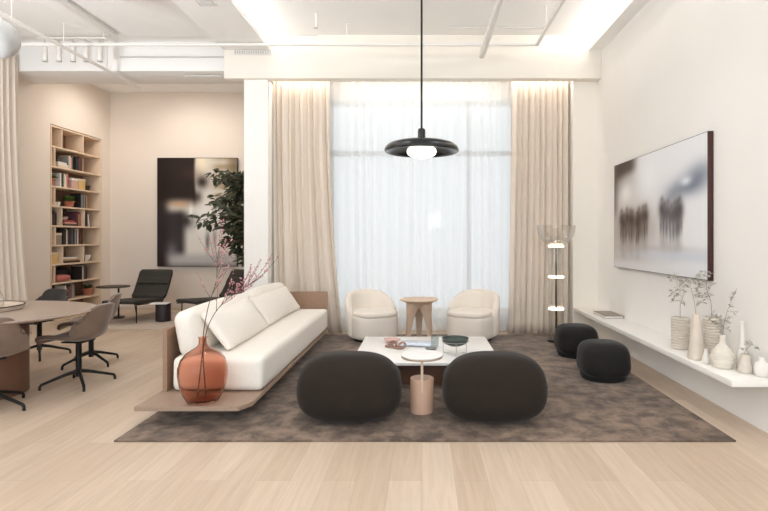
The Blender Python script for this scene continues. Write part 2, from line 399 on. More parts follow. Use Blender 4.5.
# ------------------------------------------------------------------ curtains
def curtain(name, label, x0, x1, y, z0, z1, folds, amp, m, flare=(0, 0), seed=1, nu=None, cat='curtain', th=.004, flow=0):
    rnd = random.Random(seed); ph = [rnd.uniform(0, 6.28) for _ in range(4)]
    kk = [rnd.uniform(.8, 1.2) for _ in range(4)]
    def fn(u, v):
        z = z0 + (z1 - z0) * v; low = (1 - v) ** 2.2
        uu = u + .012 * math.sin(2 * PI * u * 3.3 + ph[0] + 1.2 * v)
        x = x0 + (x1 - x0) * u + flare[0] * low * (1 - u) + flare[1] * low * u
        a = 2 * PI * folds * uu + .5 * math.sin(3 * v + ph[1] + 5 * u) * (1 - v)
        yy = amp * math.sin(a) * (.75 + .25 * math.sin(2 * PI * u * 4.3 * kk[0] + ph[2])) + amp * .35 * (1 - v) * math.sin(2 * PI * u * folds * .37 + ph[3])
        x += amp * .35 * math.sin(2 * a) * .5
        return (x, y + yy - flow * low, z)
    bm = B(); sheet(bm, fn, nu or folds * 10, 24)
    o = obj(name, bm, m, solid=th)
    return tag(origin(o, ((x0 + x1) / 2, y, z0)), label, cat)
curtain('sheer_curtain', 'white sheer curtain glowing across the whole tall window', -1.42, 1.44, 7.76, .015, 3.78, 21, .030, SHEER, seed=3, nu=420, th=0)
curtain('drape_curtain', 'beige linen drape left of the window, between pillar and sheer', -2.165, -1.36, 7.60, .015, 3.78, 9, .045, DRAPE, flare=(.05, .22), seed=5, flow=.06)
curtain('drape_curtain', 'beige linen drape right of the window, behind the glass floor lamp', 1.30, 2.14, 7.60, .015, 3.78, 10, .045, DRAPE, flare=(-.06, -.02), seed=8, flow=.06)
# curtain on the left wall (runs along the wall)
def fnl(u, v):
    Yc = 6.1 + 1.42 * u; low = (1 - v) ** 2
    a = 2 * PI * 13 * (u + .01 * math.sin(9 * u)) + .5 * math.sin(3 * v + 4 * u) * (1 - v)
    return (-5.86 + .045 * math.sin(a) + .22 * low * u, Yc + .012 * math.sin(2 * a), .02 + 4.0 * v)
bm = B(); sheet(bm, fnl, 150, 20)
tag(origin(obj('drape_curtain', bm, DRAPE, solid=.004), (-5.93, 6.8, .02)), 'beige drape along the left wall behind the dining table', 'curtain')

# ------------------------------------------------------------------ sofa
t = thing('sofa', 'long cream sofa on an oak platform with a wooden back', 'sofa', (-1.7, 5.6, ZR))
bm = B(); prism(bm, [(-2.12, 3.82), (-1.35, 3.82), (-1.28, 3.95), (-1.28, 7.16), (-2.12, 7.16)], .125, .160)
bmesh.ops.bevel(bm, geom=list(bm.edges), offset=.006, segments=2, affect='EDGES')
obj('platform', bm, OAK, t, world=True)
for y in (4.5, 6.7):
    bm = B(); box2(bm, (-2.0, y - .12, ZR), (-1.5, y + .12, .125), .01); obj('leg', bm, BLACK, t, world=True)
bm = B()                                                     # back panel with a rounded corner, wrapping round the far end
outer = [(-2.09, 4.19), (-2.09, 7.0)] + [(-2.0 - .09 * math.cos(a), 7.06 + .10 * math.sin(a)) for a in [R(x) for x in range(10, 90, 16)]] + [(-1.98, 7.16), (-1.30, 7.16)]
inner = [(-2.055, 4.19), (-2.055, 7.0)] + [(-2.0 - .055 * math.cos(a), 7.06 + .055 * math.sin(a)) for a in [R(x) for x in range(10, 90, 16)]] + [(-1.98, 7.115), (-1.30, 7.115)]
rings = []
for o_, i_ in zip(outer, inner):
    rings.append([(o_[0], o_[1], .16), (o_[0], o_[1], .665), (i_[0], i_[1], .665), (i_[0], i_[1], .16)])
loft(bm, rings); obj('back_panel', bm, OAKS, t, world=True)
bm = B(); rbox(bm, (.37, 1.455, .142), .055, 16, (0, .02, .012), Matrix.Translation((-1.65, 5.64, .302)), .003, 3)
obj('seat_cushion', bm, LINEN, t, world=True)
for k, (y0, y1) in enumerate(((4.22, 5.68), (5.70, 7.09))):
    bm = B()
    M = Matrix.Translation((-1.925, (y0 + y1) / 2, .615)) @ Matrix.Rotation(R(-10), 4, 'Y')
    rbox(bm, (.09, (y1 - y0) / 2, .185), .07, 14, (.03, .01, .02), M, .005, 7 + k)
    obj('back_cushion', bm, LINEN, t, world=True)
def pillow(label, loc, rotz, lean, hw, hh, seed):
    bm = B(); rbox(bm, (hw, .028, hh), .027, 16, (0, .075, 0), None, .005, seed)
    for v in bm.verts:                                        # pinch towards the corners
        k = (abs(v.co.x) / hw) ** 3 * (abs(v.co.z) / hh) ** 3
        v.co.x *= 1 + .03 * k; v.co.z *= 1 + .03 * k
    bmesh.ops.rotate(bm, verts=bm.verts, cent=(0, 0, 0), matrix=Matrix.Rotation(lean, 3, 'X'))
    zmin = min(v.co.z for v in bm.verts); bmesh.ops.translate(bm, vec=(0, 0, -zmin), verts=bm.verts)
    o = obj('throw_pillow', bm, LINEN); o.location = loc; o.rotation_euler = (0, 0, rotz)
    return tag(o, label, 'pillow', 'loose pillows on the sofa')
pillow('cream throw pillow nearest the amber vase, leaning on the sofa back', (-1.735, 4.92, .452), R(91), R(-38), .56, .185, 21)
pillow('cream throw pillow in the far half of the sofa, farther from the vase', (-1.745, 6.26, .452), R(90), R(-36), .69, .175, 22)

# ------------------------------------------------------------------ amber vase with blossom twigs
vx, vy, vz = -1.664, 3.95, .161
prof = [(.085, 0), (.118, .012), (.145, .06), (.168, .13), (.180, .21), (.178, .265), (.160, .32), (.125, .365), (.080, .395), (.045, .415), (.031, .435), (.029, .475), (.036, .488),
        (.031, .488), (.024, .475), (.026, .435), (.040, .412), (.076, .389), (.120, .359), (.154, .316), (.172, .264), (.174, .21), (.162, .132), (.139, .064), (.110, .018), (.0, .012)]
bm = B(); lathe(bm, prof, 56, (0, 0, 0), True, True)
o = obj('glass_vase', bm, AMBER); o.location = (vx, vy, vz)
tag(o, 'large amber glass bottle vase standing on the sofa platform', 'vase')
rnd = random.Random(4)
def twig(label, pts, side, seed, nb):
    rnd = random.Random(seed)
    path = smooth_path(pts, 6); t = thing('blossom_twig', label, 'branch', tuple(path[0]))
    bm = B(); n = len(path); tube(bm, path, [.0045 * (1 - .7 * i / n) for i in range(n)], 6)
    fl = B()
    tips = []
    for k in range(nb):
        i = int(n * (.48 + .5 * k / nb)); p = path[min(i, n - 2)]
        d = (path[min(i + 1, n - 1)] - path[max(0, i - 2)]).normalized()
        d = (d + Vector((rnd.uniform(-.8, .9) + side, rnd.uniform(-.5, .5), rnd.uniform(-.3, .6)))).normalized()
        L = rnd.uniform(.10, .24)
        q = [p + d * L * s + Vector((0, 0, .05 * s * s)) for s in (0, .33, .66, 1)]
        tube(bm, q, [.0022, .0018, .0013, .0008], 5)
        for _ in range(9):
            s = rnd.uniform(.35, 1.03); c = p + d * L * s + Vector((0, 0, .05 * s * s)) + Vector((rnd.uniform(-1, 1), rnd.uniform(-1, 1), rnd.uniform(-1, 1))) * .007
            bmesh.ops.create_icosphere(fl, subdivisions=1, radius=rnd.uniform(.004, .0075), matrix=Matrix.Translation(c))
    obj('stem', bm, BARK, t, world=True); obj('blossoms', fl, PINK, t, world=True)
vb = Vector((vx, vy, vz))
twig('upright pink-blossomed twig in the amber vase', [vb + Vector((.0, .05, .03)), vb + Vector((0.0, 0, .44)), at(208, 308, 3.96), at(216, 282, 3.99), at(217, 262, 4.06), at(219, 252, 4.06)], 0, 31, 17)
twig('pink-blossomed twig bending right from the amber vase towards the pillows', [vb + Vector((-.03, -.03, .03)), vb + Vector((.01, 0, .45)), at(212, 318, 3.96), at(226, 300, 4.0), at(240, 291, 3.98), at(256, 280, 3.96)], .25, 32, 24)

# ------------------------------------------------------------------ dark front armchairs (seen from behind)
t = thing('lounge_armchair', 'low rounded charcoal armchair seen from behind, left of the small round side table', 'armchair', (-.548, 3.94, ZR), 0, 'charcoal armchairs')
def backwarp(p):
    k = p[2] / .255; g = 1 - .10 * max(0, k)
    return [p[0] * g, p[1], p[2]]
bm = B(); superq(bm, (0, 0, .267), (.397, .20, .255), 3.0, 2.6, 64, 44, backwarp); obj('backrest', bm, CHARC, t)
bm = B(); superq(bm, (0, .36, .20), (.375, .33, .165), 2.9, 3.0, 56, 30); obj('seat', bm, CHARC, t)
bm = B(); lathe(bm, [(.18, 0), (.185, .004), (.185, .03), (.18, .035)], 48, (0, .165, 0)); obj('base', bm, TRAVD, t)['label'] = 'pale low plinth'
dup(t, (.549, 3.94, ZR), None, 'low rounded charcoal armchair seen from behind, right of the small round side table')

# ------------------------------------------------------------------ small round side table between them
t = thing('side_table', 'small table with white round top on a pink stone drum between the charcoal armchairs', 'side table', (0, 4.16, ZR))
bm = B(); lathe(bm, [(.088, 0), (.093, .004), (.093, .268), (.090, .272)], 40); obj('base', bm, mat('pink_oak_drum', (196, 158, 134), .5, var=.05, vscale=5, stretch=(14, 14, 1)), t)
bm = B(); add_box(bm, (0, -.092, .31), (.02, .014, .27), .002); obj('stem', bm, TRAV, t)
bm = B(); lathe(bm, [(.152, .4405), (.165, .448), (.167, .456), (.163, .460)], 56, (0, 0, 0)); obj('tabletop', bm, STONE, t)
bm = B(); lathe(bm, [(.150, .432), (.163, .434), (.166, .440), (.162, .4405)], 56); obj('rim', bm, TRAVD, t)

# ------------------------------------------------------------------ coffee table and what lies on it
CTZ = .25
t = thing('coffee_table', 'low square white-topped coffee table with a dark wooden base', 'coffee table', (.04, 5.43, ZR))
bm = B(); box2(bm, (-.66, 4.79, .222), (.735, 6.07, CTZ), .004); obj('tabletop', bm, STONE, t, world=True)
bm = B(); box2(bm, (-.53, 4.92, ZR), (.60, 5.95, .222), .004); obj('base', bm, OAKX, t, world=True)
def sph(bm, c, r, s=(1, 1, 1), sub=2):
    g = bmesh.ops.create_icosphere(bm, subdivisions=sub, radius=r); bmesh.ops.scale(bm, vec=s, verts=g['verts']); bmesh.ops.translate(bm, vec=c, verts=g['verts'])
bm = B()                                                       # pink scalloped dish
rings = []
for r, z in [(.035, 0), (.06, .012), (.085, .035), (.088, .045), (.082, .043), (.056, .018), (.01, .010)]:
    rings.append([(r * (1 + .10 * math.sin(7 * a) * (r / .088)) * math.cos(a), r * (1 + .10 * math.sin(7 * a) * (r / .088)) * math.sin(a), z) for a in [2 * PI * j / 56 for j in range(56)]])
loft(bm, rings); o = obj('ceramic_dish', bm, mat('pale_pink_ceramic', (206, 170, 162), .6, var=.05, vscale=20)); o.location = (-.33, 5.70, CTZ)
tag(o, 'pale pink scalloped dish at the left on the coffee table', 'dish')
t = thing('wooden_chain', 'brown wooden chain of links lying before the pink dish on the coffee table', 'ornament', (-.27, 5.42, CTZ))
CH = mat('brown_wood_links', (146, 112, 98), .6, var=.1, vscale=20)
def torus(bm, R0, r0, M, nu=26, nv=10, sx=1.0):
    rings = []
    for i in range(nu):
        a = 2 * PI * i / nu
        rings.append([M @ Vector(((R0 + r0 * math.cos(b)) * math.cos(a) * sx, (R0 + r0 * math.cos(b)) * math.sin(a), r0 * math.sin(b))) for b in [2 * PI * j / nv for j in range(nv)]])
    rings.append(rings[0]); loft(bm, rings, True, False, False); bmesh.ops.remove_doubles(bm, verts=bm.verts, dist=1e-5)
for k, (x, y, tilt, rz) in enumerate([(-.075, .07, 0, 40), (-.035, .02, 60, 20), (.015, -.015, 0, -30), (.065, -.045, 55, -40)]):
    bm = B(); M = Matrix.Translation((x, y, .012 if tilt == 0 else .040)) @ Matrix.Rotation(R(rz), 4, 'Z') @ Matrix.Rotation(R(tilt), 4, 'X')
    torus(bm, .032, .010, M, sx=1.25); obj('link', bm, CH, t)
bm = B()                                                       # open magazine
def mag(u, v):
    x = (u - .5) * .34; return (x, (v - .5) * .27, .004 + .012 * (1 - abs(2 * u - 1)) ** .5 * (1 if abs(x) > .004 else .5))
sheet(bm, mag, 24, 2)
o = obj('open_magazine', bm, mat('blue_white_print', (214, 222, 234), .45, var=.07, vscale=9), solid=.004); o.location = (-.06, 5.62, CTZ + .002); o.rotation_euler = (0, 0, R(-8))
tag(o, 'open magazine with pale blue pages in the middle of the coffee table', 'magazine')
bm = B(); lathe(bm, [(.034, 0), (.040, .006), (.043, .12), (.041, .12), (.036, .012), (0.0, .010)], 32)
o = obj('glass_tumbler', bm, SMOKE); o.location = (.135, 5.50, CTZ); tag(o, 'grey clear glass tumbler beside the green bowl on the coffee table', 'glass')
bm = B(); lathe(bm, [(.03, 0), (.05, .004), (.062, .018), (.058, .018), (.04, .008), (0, .007)], 32)
o = obj('small_dish', bm, mat('grey_stone_dish', (120, 122, 120), .5, var=.1, vscale=30)); o.location = (.09, 5.36, CTZ); tag(o, 'small grey dish in front of the glass tumbler on the coffee table', 'dish')
t = thing('glass_bowl', 'dark green glass bowl in a thin wire stand on the coffee table', 'bowl', (.33, 5.15, CTZ))
bm = B(); lathe(bm, [(.02, .082), (.06, .085), (.105, .105), (.128, .135), (.134, .162), (.128, .162), (.120, .137), (.098, .112), (.055, .093), (.0, .090)], 48); obj('bowl', bm, BOWLG, t)
bm = B(); torus(bm, .132, .0025, Matrix.Translation((0, 0, .128)), 40, 6)
for k in range(3):
    a = 2 * PI * k / 3 + PI / 2 + PI; c, s = math.cos(a), math.sin(a)
    tube(bm, [(.132 * c, .132 * s, .13), (.138 * c, .138 * s, .06), (.132 * c, .132 * s, .0025), (.07 * c, .07 * s, .0025)], .0025, 6)
obj('wire_stand', bm, mat('thin_steel_wire', (150, 145, 138), .35, metal=.8), t)

# ------------------------------------------------------------------ ivory barrel chairs by the window
def barrel(label, loc, rotz):
    t = thing('barrel_chair', label, 'armchair', loc, rotz, 'ivory barrel chairs')
    # faces -Y in its own frame
    bm = B(); lathe(bm, [(.25, 0), (.26, .006), (.26, .05), (.25, .055)], 40); obj('base', bm, BLACK, t)
    bm = B(); superq(bm, (0, -.01, .200), (.325, .32, .172), 7, 2.7, 56, 30); obj('skirt', bm, BOUCLE, t)
    bm = B(); superq(bm, (0, -.035, .365), (.305, .30, .06), 3.2, 2.8, 56, 18); obj('seat_cushion', bm, BOUCLE, t)
    bm = B(); rings = []; n = 40
    for i in range(n + 1):
        s = -1 + 2 * i / n; a = PI / 2 + s * R(96)             # back centre at +Y
        top = .385 + .275 * max(0, (1 - abs(s) ** 2.8)) ** .85
        th = .045 * (1 if abs(s) < .93 else max(.25, 1 - ((abs(s) - .93) / .07) ** 2 * .75))
        ring = []
        rm = .288 + .020 * (1 - abs(s))
        prof = [(-1, .12), (-1.05, .25), (-1, .9), (-.7, .97), (0, 1.0), (.7, .97), (1, .9), (1.05, .25), (1, .12)]
        for rr, zz in prof:
            lean = 1 + .10 * zz
            r = (rm * lean + rr * th)
            ring.append((r * math.cos(a) * 1.04, r * math.sin(a), .035 + (top - .035) * zz))
        rings.append(ring)
    loft(bm, rings); obj('backrest', bm, BOUCLE, t, ang=70)
    return t
barrel('ivory barrel armchair left of the stone side table, near the sofa', (-.68, 7.13, ZR), R(32))
barrel('ivory barrel armchair right of the stone side table, near the right drape', (.69, 7.13, ZR), R(-30))
t = thing('pedestal_table', 'round stone side table on splayed slab legs between the ivory chairs', 'side table', (-.04, 7.12, ZR - .0))
bm = B(); lathe(bm, [(.10, .43), (.15, .49), (.245, .533), (.262, .541), (.262, .552), (.255, .558)], 56); obj('tabletop', bm, TRAV, t)
for k in range(3):
    a = PI / 2 + 2 * PI * k / 3
    bm = B(); rings = []
    for i in range(13):
        s = i / 12; z = .50 * s
        wd = .036 + .062 * s ** 2.4; rin = .150 - .12 * s ** 2.0; rout = .195 - .045 * s
        ring = []
        for (rr, ss) in ((rin, -1), (rout, -1), (rout + .012, 0), (rout, 1), (rin, 1)):
            ring.append((rr * math.cos(a) - ss * wd * math.sin(a), rr * math.sin(a) + ss * wd * math.cos(a), z))
        rings.append(ring)
    loft(bm, rings); obj('leg', bm, TRAVD, t)

# ------------------------------------------------------------------ poufs
t = thing('pouf', 'black velvet pouf nearer the camera, in front of its twin beside the shelf', 'pouf', (1.80, 5.17, ZR), 0, 'black poufs by the shelf')
def pw(p):
    k = 1 - .05 * (p[2] / .165) ; return [p[0] * k, p[1] * k, p[2]]
bm = B(); superq(bm, (0, 0, .195), (.238, .238, .172), 3.6, 3.0, 56, 30, pw); obj('cushion', bm, POUF, t)
bm = B(); lathe(bm, [(.205, 0), (.212, .004), (.225, .06), (.21, .08)], 48); obj('base', bm, POUF, t)
dup(t, (1.825, 6.16, ZR), None, 'black velvet pouf farther back, beside the glass floor lamp')

# ------------------------------------------------------------------ glass floor lamp
t = thing('floor_lamp', 'tall floor lamp of stacked clear glass cylinders with glowing rings', 'floor lamp', (1.80, 6.98, ZR))
bm = B(); lathe(bm, [(.11, 0), (.115, .004), (.115, .018), (.11, .022)], 40); obj('base', bm, BLACK, t)
bm = B(); tube(bm, [(.0, 0, .02), (.0, 0, 1.265)], .012, 10); obj('pole', bm, BLACK, t)
for z0, z1 in ((.03, .425), (.455, .852), (.882, 1.262)):
    bm = B(); lathe(bm, [(.1, z0), (.1, z1), (.096, z1), (.096, z0)], 40, closed=True); obj('glass_cylinder', bm, CGLASS, t)
for z in (.44, .867, 1.277):
    bm = B(); lathe(bm, [(.02, z - .013), (.104, z - .013), (.104, z + .013), (.02, z + .013)], 40); obj('light_ring', bm, RING, t)
bm = B(); pr = [(.03, 1.292), (.10, 1.30), (.17, 1.335), (.225, 1.40), (.25, 1.48), (.255, 1.56), (.250, 1.56), (.245, 1.48), (.22, 1.403), (.167, 1.340), (.10, 1.305), (.03, 1.297)]
lathe(bm, pr, 48); obj('glass_bowl', bm, CGLASS, t)

# ------------------------------------------------------------------ wall shelf on the right
SZ = .40
bm = B(); box2(bm, (2.175, 3.65, .352), (XR, 7.46, SZ), .003)
tag(origin(obj('wall_shelf', bm, SHELFW), (2.35, 5.5, .352)), 'long white slab shelf running low along the right wall', 'shelf')
def ribbed(rb, rt, h, n, amp, neck=None):
    pr = [(rb * .8, 0)]
    m = n * 6
    for i in range(m + 1):
        s = i / m; r = rb + (rt - rb) * s + .0
        pr.append((r + amp * abs(math.sin(PI * n * s)) - amp, .004 + (h - .004) * s))
    return pr
def vase(name, label, loc, prof, m, wall=.006, rec=.6):
    top = prof[-1]; inner = [(top[0] - wall, top[1]), (max(.008, top[0] - wall * 1.5), top[1] * rec)]
    bm = B(); lathe(bm, prof + inner + [(0, top[1] * rec - .002)], 44)
    o = obj(name, bm, m, ang=60); o.location = loc
    return tag(o, label, 'vase', 'vases on the wall shelf')
vase('ribbed_vase', 'ribbed sand cylinder vase standing farthest left among the shelf vases', (2.335, 4.70, SZ), ribbed(.078, .082, .285, 12, .009), CERA)
vase('bottle_vase', 'tall plain tapering bottle vase between the two ribbed cylinder vases', (2.268, 4.30, SZ), [(.058, 0), (.066, .006), (.066, .03), (.030, .345), (.028, .37)], mat('beige_stoneware', (222, 208, 193), .6, var=.06, vscale=10))
vase('ribbed_vase', 'ribbed sand cylinder vase right behind the tall tapering bottle vase', (2.43, 4.36, SZ), ribbed(.060, .068, .335, 14, .008), CERA)
pr = ribbed(.066, .090, .06, 3, .005) + [(.0925 - .006 * (i % 2) - .00035 * i * i, .066 + .0085 * i) for i in range(1, 13)] + [(.024, .185), (.021, .21), (.024, .255)]
vase('squat_vase', 'squat ribbed bottle vase with short neck, front right of the shelf group', (2.32, 4.015, SZ), pr, mat('cream_ribbed_ceramic', (226, 217, 204), .65, var=.05, vscale=20))
vase('bud_vase', 'tiny pale bud vase tucked beside the squat ribbed bottle vase', (2.262, 4.14, SZ), [(.022, 0), (.031, .006), (.032, .03), (.018, .085), (.014, .10), (.016, .118)], CERB)
vase('jar_vase', 'small cream jar holding one leaf, at the shelf end', (2.40, 3.86, SZ), [(.040, 0), (.049, .005), (.050, .04), (.034, .10), (.031, .125), (.034, .138)], CERA)
vase('bottle_vase', 'slender tall white bottle against the wall behind the cream jar', (2.455, 3.99, SZ), [(.034, 0), (.040, .005), (.038, .12), (.017, .19), (.014, .34), (.017, .36)], CERB)
vase('round_vase', 'white rounded little vase against the wall at the near shelf end', (2.455, 3.76, SZ), [(.03, 0), (.042, .01), (.05, .06), (.040, .10), (.02, .115), (.022, .14)], CERB)
t = thing('flat_book', 'large flat grey book lying on the far end of the wall shelf', 'book', (2.39, 6.68, SZ))
bm = B(); add_box(bm, (0, 0, .003), (.235, .46, .006), .001); add_box(bm, (0, 0, .029), (.235, .46, .006), .001); add_box(bm, (.114, 0, .016), (.006, .46, .03), .001)
obj('cover', bm, mat('taupe_grey_cover', (152, 140, 128), .6, var=.05, vscale=10), t)
bm = B(); add_box(bm, (-.002, 0, .016), (.222, .45, .020)); obj('pages', bm, PAPER, t)
def sprig(label, base, pts, side, seed, nl, L, m=LEAFG, droop=.2):
    rnd = random.Random(seed); pts = [Vector(base)] + [Vector(p) for p in pts]; path = smooth_path(pts, 6); n = len(path)
    nl = int(nl * 1.5); t = thing('leafy_sprig', label, 'branch', tuple(path[0]), 0, 'dried sprigs on the wall shelf')
    bm = B(); tube(bm, path, [.0032 * (1 - .65 * i / n) for i in range(n)], 5)
    fl = B()
    for k in range(nl):
        i = int(n * (.42 + .57 * k / nl)); p = path[min(i, n - 1)]
        a = rnd.uniform(0, 2 * PI); d = Vector((math.cos(a) - .2, math.sin(a), rnd.uniform(-.2, .8))).normalized(); ll = rnd.uniform(.05, .15) * side
        q = [p, p + d * ll * .5 + Vector((0, 0, .01)), p + d * ll]
        tube(bm, q, [.0016, .0012, .0008], 4)
        for s in (.4, .65, .85, 1.0):
            c = p + d * ll * s; dd = (d + Vector((rnd.uniform(-1, 1), rnd.uniform(-1, 1), rnd.uniform(-.8, .6)))).normalized()
            leaf(fl, c, dd, L * rnd.uniform(.7, 1.2), L * .5, Vector((rnd.uniform(-.5, .5), rnd.uniform(-.5, .5), 1)), droop)
    obj('stem', bm, TWIG, t, world=True); obj('leaves', fl, m, t, world=True)
sprig('dried leafy sprig in the ribbed vase farthest left on the shelf', (2.335, 4.70, SZ + .19), [(2.335, 4.70, .80), at(684, 292, 4.68), at(677, 277, 4.66)], 1.0, 41, 9, .046)
sprig('slim dried sprig in the tall tapering bottle vase', (2.268, 4.30, SZ + .24), [(2.262, 4.30, .80), at(692, 292, 4.30), at(686, 276, 4.32)], .75, 43, 6, .042)
sprig('tall dried sprig in the ribbed vase behind the tapering bottle', (2.43, 4.36, SZ + .22), [(2.425, 4.36, .85), at(707, 290, 4.34), at(706, 270, 4.32)], .65, 44, 8, .042)
sprig('curved dried sprig in the squat ribbed bottle vase', (2.32, 4.015, SZ + .17), [(2.32, 4.01, .68), at(727, 312, 3.99), at(737, 288, 3.98)], .35, 45, 6, .034)
sprig('short leafy sprig hanging over the squat ribbed bottle vase', (2.315, 4.02, SZ + .17), [(2.312, 4.02, .68), at(721, 322, 3.99), at(716, 317, 3.96)], .5, 46, 9, .036)
sprig('single drooping leaf sprig in the cream jar at the shelf end', (2.40, 3.86, SZ + .09), [(2.40, 3.86, .56), at(752, 345, 3.84), at(760, 350, 3.80)], .2, 47, 3, .035)

# ------------------------------------------------------------------ paintings
def g2(u, v, cu, cv, su, sv): return math.exp(-((u - cu) / su) ** 2 - ((v - cv) / sv) ** 2)
def sm(a, b, x):
    k = max(0, min(1, (x - a) / (b - a))); return k * k * (3 - 2 * k)
def mixc(a, b, k): return [a[i] + (b[i] - a[i]) * k for i in range(3)]
def canvas(bm, fn, nu, nv, col):
    """fn(u,v)->world point, col(u,v)->rgb 0..255"""
    lay = bm.verts.layers.float_color.new('paint'); vs = sheet(bm, fn, nu, nv)
    k = 0
    for i in range(nu + 1):
        for j in range(nv + 1):
            vs[k][lay] = lin([max(0, min(255, x)) for x in col(i / nu, j / nv)]); k += 1
rndA = random.Random(12)
BLOBS = []
for u0, u1, n, top, dk in ((.09, .46, 9, .53, (74, 60, 52)), (.60, .80, 7, .56, (84, 78, 80))):
    for k in range(n):
        uu = u0 + (u1 - u0) * (k + rndA.uniform(.2, .8)) / n; tp = top + rndA.uniform(-.03, .035); a = rndA.uniform(.7, .95)
        BLOBS += [(uu, tp - .08, .034, .07, a, dk), (uu, tp + .0, .014, .022, a * .6, dk), (uu - .012, tp - .21, .011, .085, a * .75, dk), (uu + .014, tp - .19, .011, .075, a * .7, dk), (uu, tp - .36, .03, .06, a * .18, dk)]
def col_right(u, v):                                            # u: far -> near, v: bottom -> top
    c = mixc((206, 198, 193), (236, 236, 238), sm(.0, .9, u * .8 + .4 * v))
    c = mixc(c, (116, 104, 95), .85 * sm(.40, .05, u) * sm(.52, .95, v))
    c = mixc(c, (82, 70, 62), .9 * sm(.36, .22, u) * sm(.84, .95, v + .12 * (.3 - u)))
    c = mixc(c, (110, 98, 90), .7 * sm(.09, .0, u) * sm(.4, .6, v))
    c = mixc(c, (244, 241, 238), .95 * g2(u, v, .17, .70, .10, .13))
    c = mixc(c, (244, 245, 248), .9 * g2(u, v, .46, .80, .13, .22))
    c = mixc(c, (128, 136, 150), .95 * (g2(u, v, .84, .66, .15, .07) + .7 * g2(u, v, .95, .74, .12, .08) + .5 * g2(u, v, .70, .60, .07, .06)))
    c = mixc(c, (240, 242, 246), .85 * g2(u, v, .83, .70, .05, .035))
    c = mixc(c, (150, 136, 126), .7 * g2(u, v, .28, .38, .26, .16))
    for a_, b_, su, sv, al, dk in BLOBS: c = mixc(c, dk, al * g2(u, v, a_, b_, su, sv))
    c = mixc(c, (206, 210, 220), .8 * g2(u, v, .8, .15, .6, .05)); c = mixc(c, (186, 178, 174), .5 * g2(u, v, .4, .20, .5, .025)); c = mixc(c, (228, 228, 232), .7 * sm(.11, .03, v))
    return c
t = thing('wall_painting', 'large pale blurred painting of walking figures on the right wall', 'painting', (2.49, 5.59, 1.03))
bm = B(); canvas(bm, lambda u, v: (2.4695, 6.67 - 2.17 * u, 1.035 + 1.285 * v), 110, 70, col_right); obj('canvas', bm, ART1, t, world=True)
bm = B(); box2(bm, (2.470, 4.49, 1.03), (XR - .002, 6.68, 2.325), .001); obj('frame', bm, MAROON, t, world=True)
def col_left(u, v):
    c = [226, 220, 210]
    dk = (44, 36, 33)
    c = mixc(c, (196, 186, 172), .6 * sm(.5, 1, v)); 
    c = mixc(c, (150, 128, 96), .75 * sm(.62, .8, u) * sm(.50, .75, v) * (.65 + .35 * math.sin(70 * v)))
    c = mixc(c, (110, 92, 66), .7 * sm(.82, .98, u) * sm(.35, .6, v))
    c = mixc(c, (236, 222, 190), .8 * g2(u, v, .55, .97, .07, .12))
    c = mixc(c, (242, 240, 236), .9 * g2(u, v, .60, .42, .16, .16))
    c = mixc(c, (178, 174, 172), .8 * sm(.16, .05, v)); c = mixc(c, (122, 116, 114), .6 * sm(.05, .0, v))
    c = mixc(c, (90, 84, 82), .75 * g2(u, v, .63, .23, .025, .09)); c = mixc(c, (120, 110, 104), .5 * g2(u, v, .72, .26, .03, .1))
    c = mixc(c, dk, .97 * sm(.50, .455, u + .012 * math.sin(9 * v)) * sm(.52, .66, v))
    c = mixc(c, dk, .9 * g2(u, v, .56, .78, .08, .06)); c = mixc(c, dk, .75 * g2(u, v, .50, .64, .06, .06))
    c = mixc(c, dk, .95 * sm(.20, .05, u)); c = mixc(c, (52, 46, 48), .93 * sm(.40, .28, u) * sm(.06, .16, v) * sm(.56, .46, v))
    c = mixc(c, (48, 42, 42), .85 * g2(u, v, .36, .42, .10, .07)); c = mixc(c, (212, 168, 130), .75 * g2(u, v, .27, .575, .13, .035))
    c = mixc(c, (160, 156, 160), .5 * g2(u, v, .18, .14, .07, .08))
    c = mixc(c, (250, 248, 240), .9 * g2(u, v, .42, .50, .025, .06))
    c = mixc(c, (96, 66, 58), .35 * g2(u, v, .42, .86, .12, .06))
    return c
t = thing('wall_painting', 'tall dark blurred painting hanging above the olive lounge chairs', 'painting', (-4.39, 10.17, .85))
bm = B(); canvas(bm, lambda u, v: (-5.155 + 1.545 * u, 10.139, .855 + 2.10 * v), 80, 110, col_left); obj('canvas', bm, ART2, t, world=True)
bm = B(); box2(bm, (-5.165, 10.14, .845), (-3.60, 10.198, 2.965), .001); obj('frame', bm, DARKE, t, world=True)

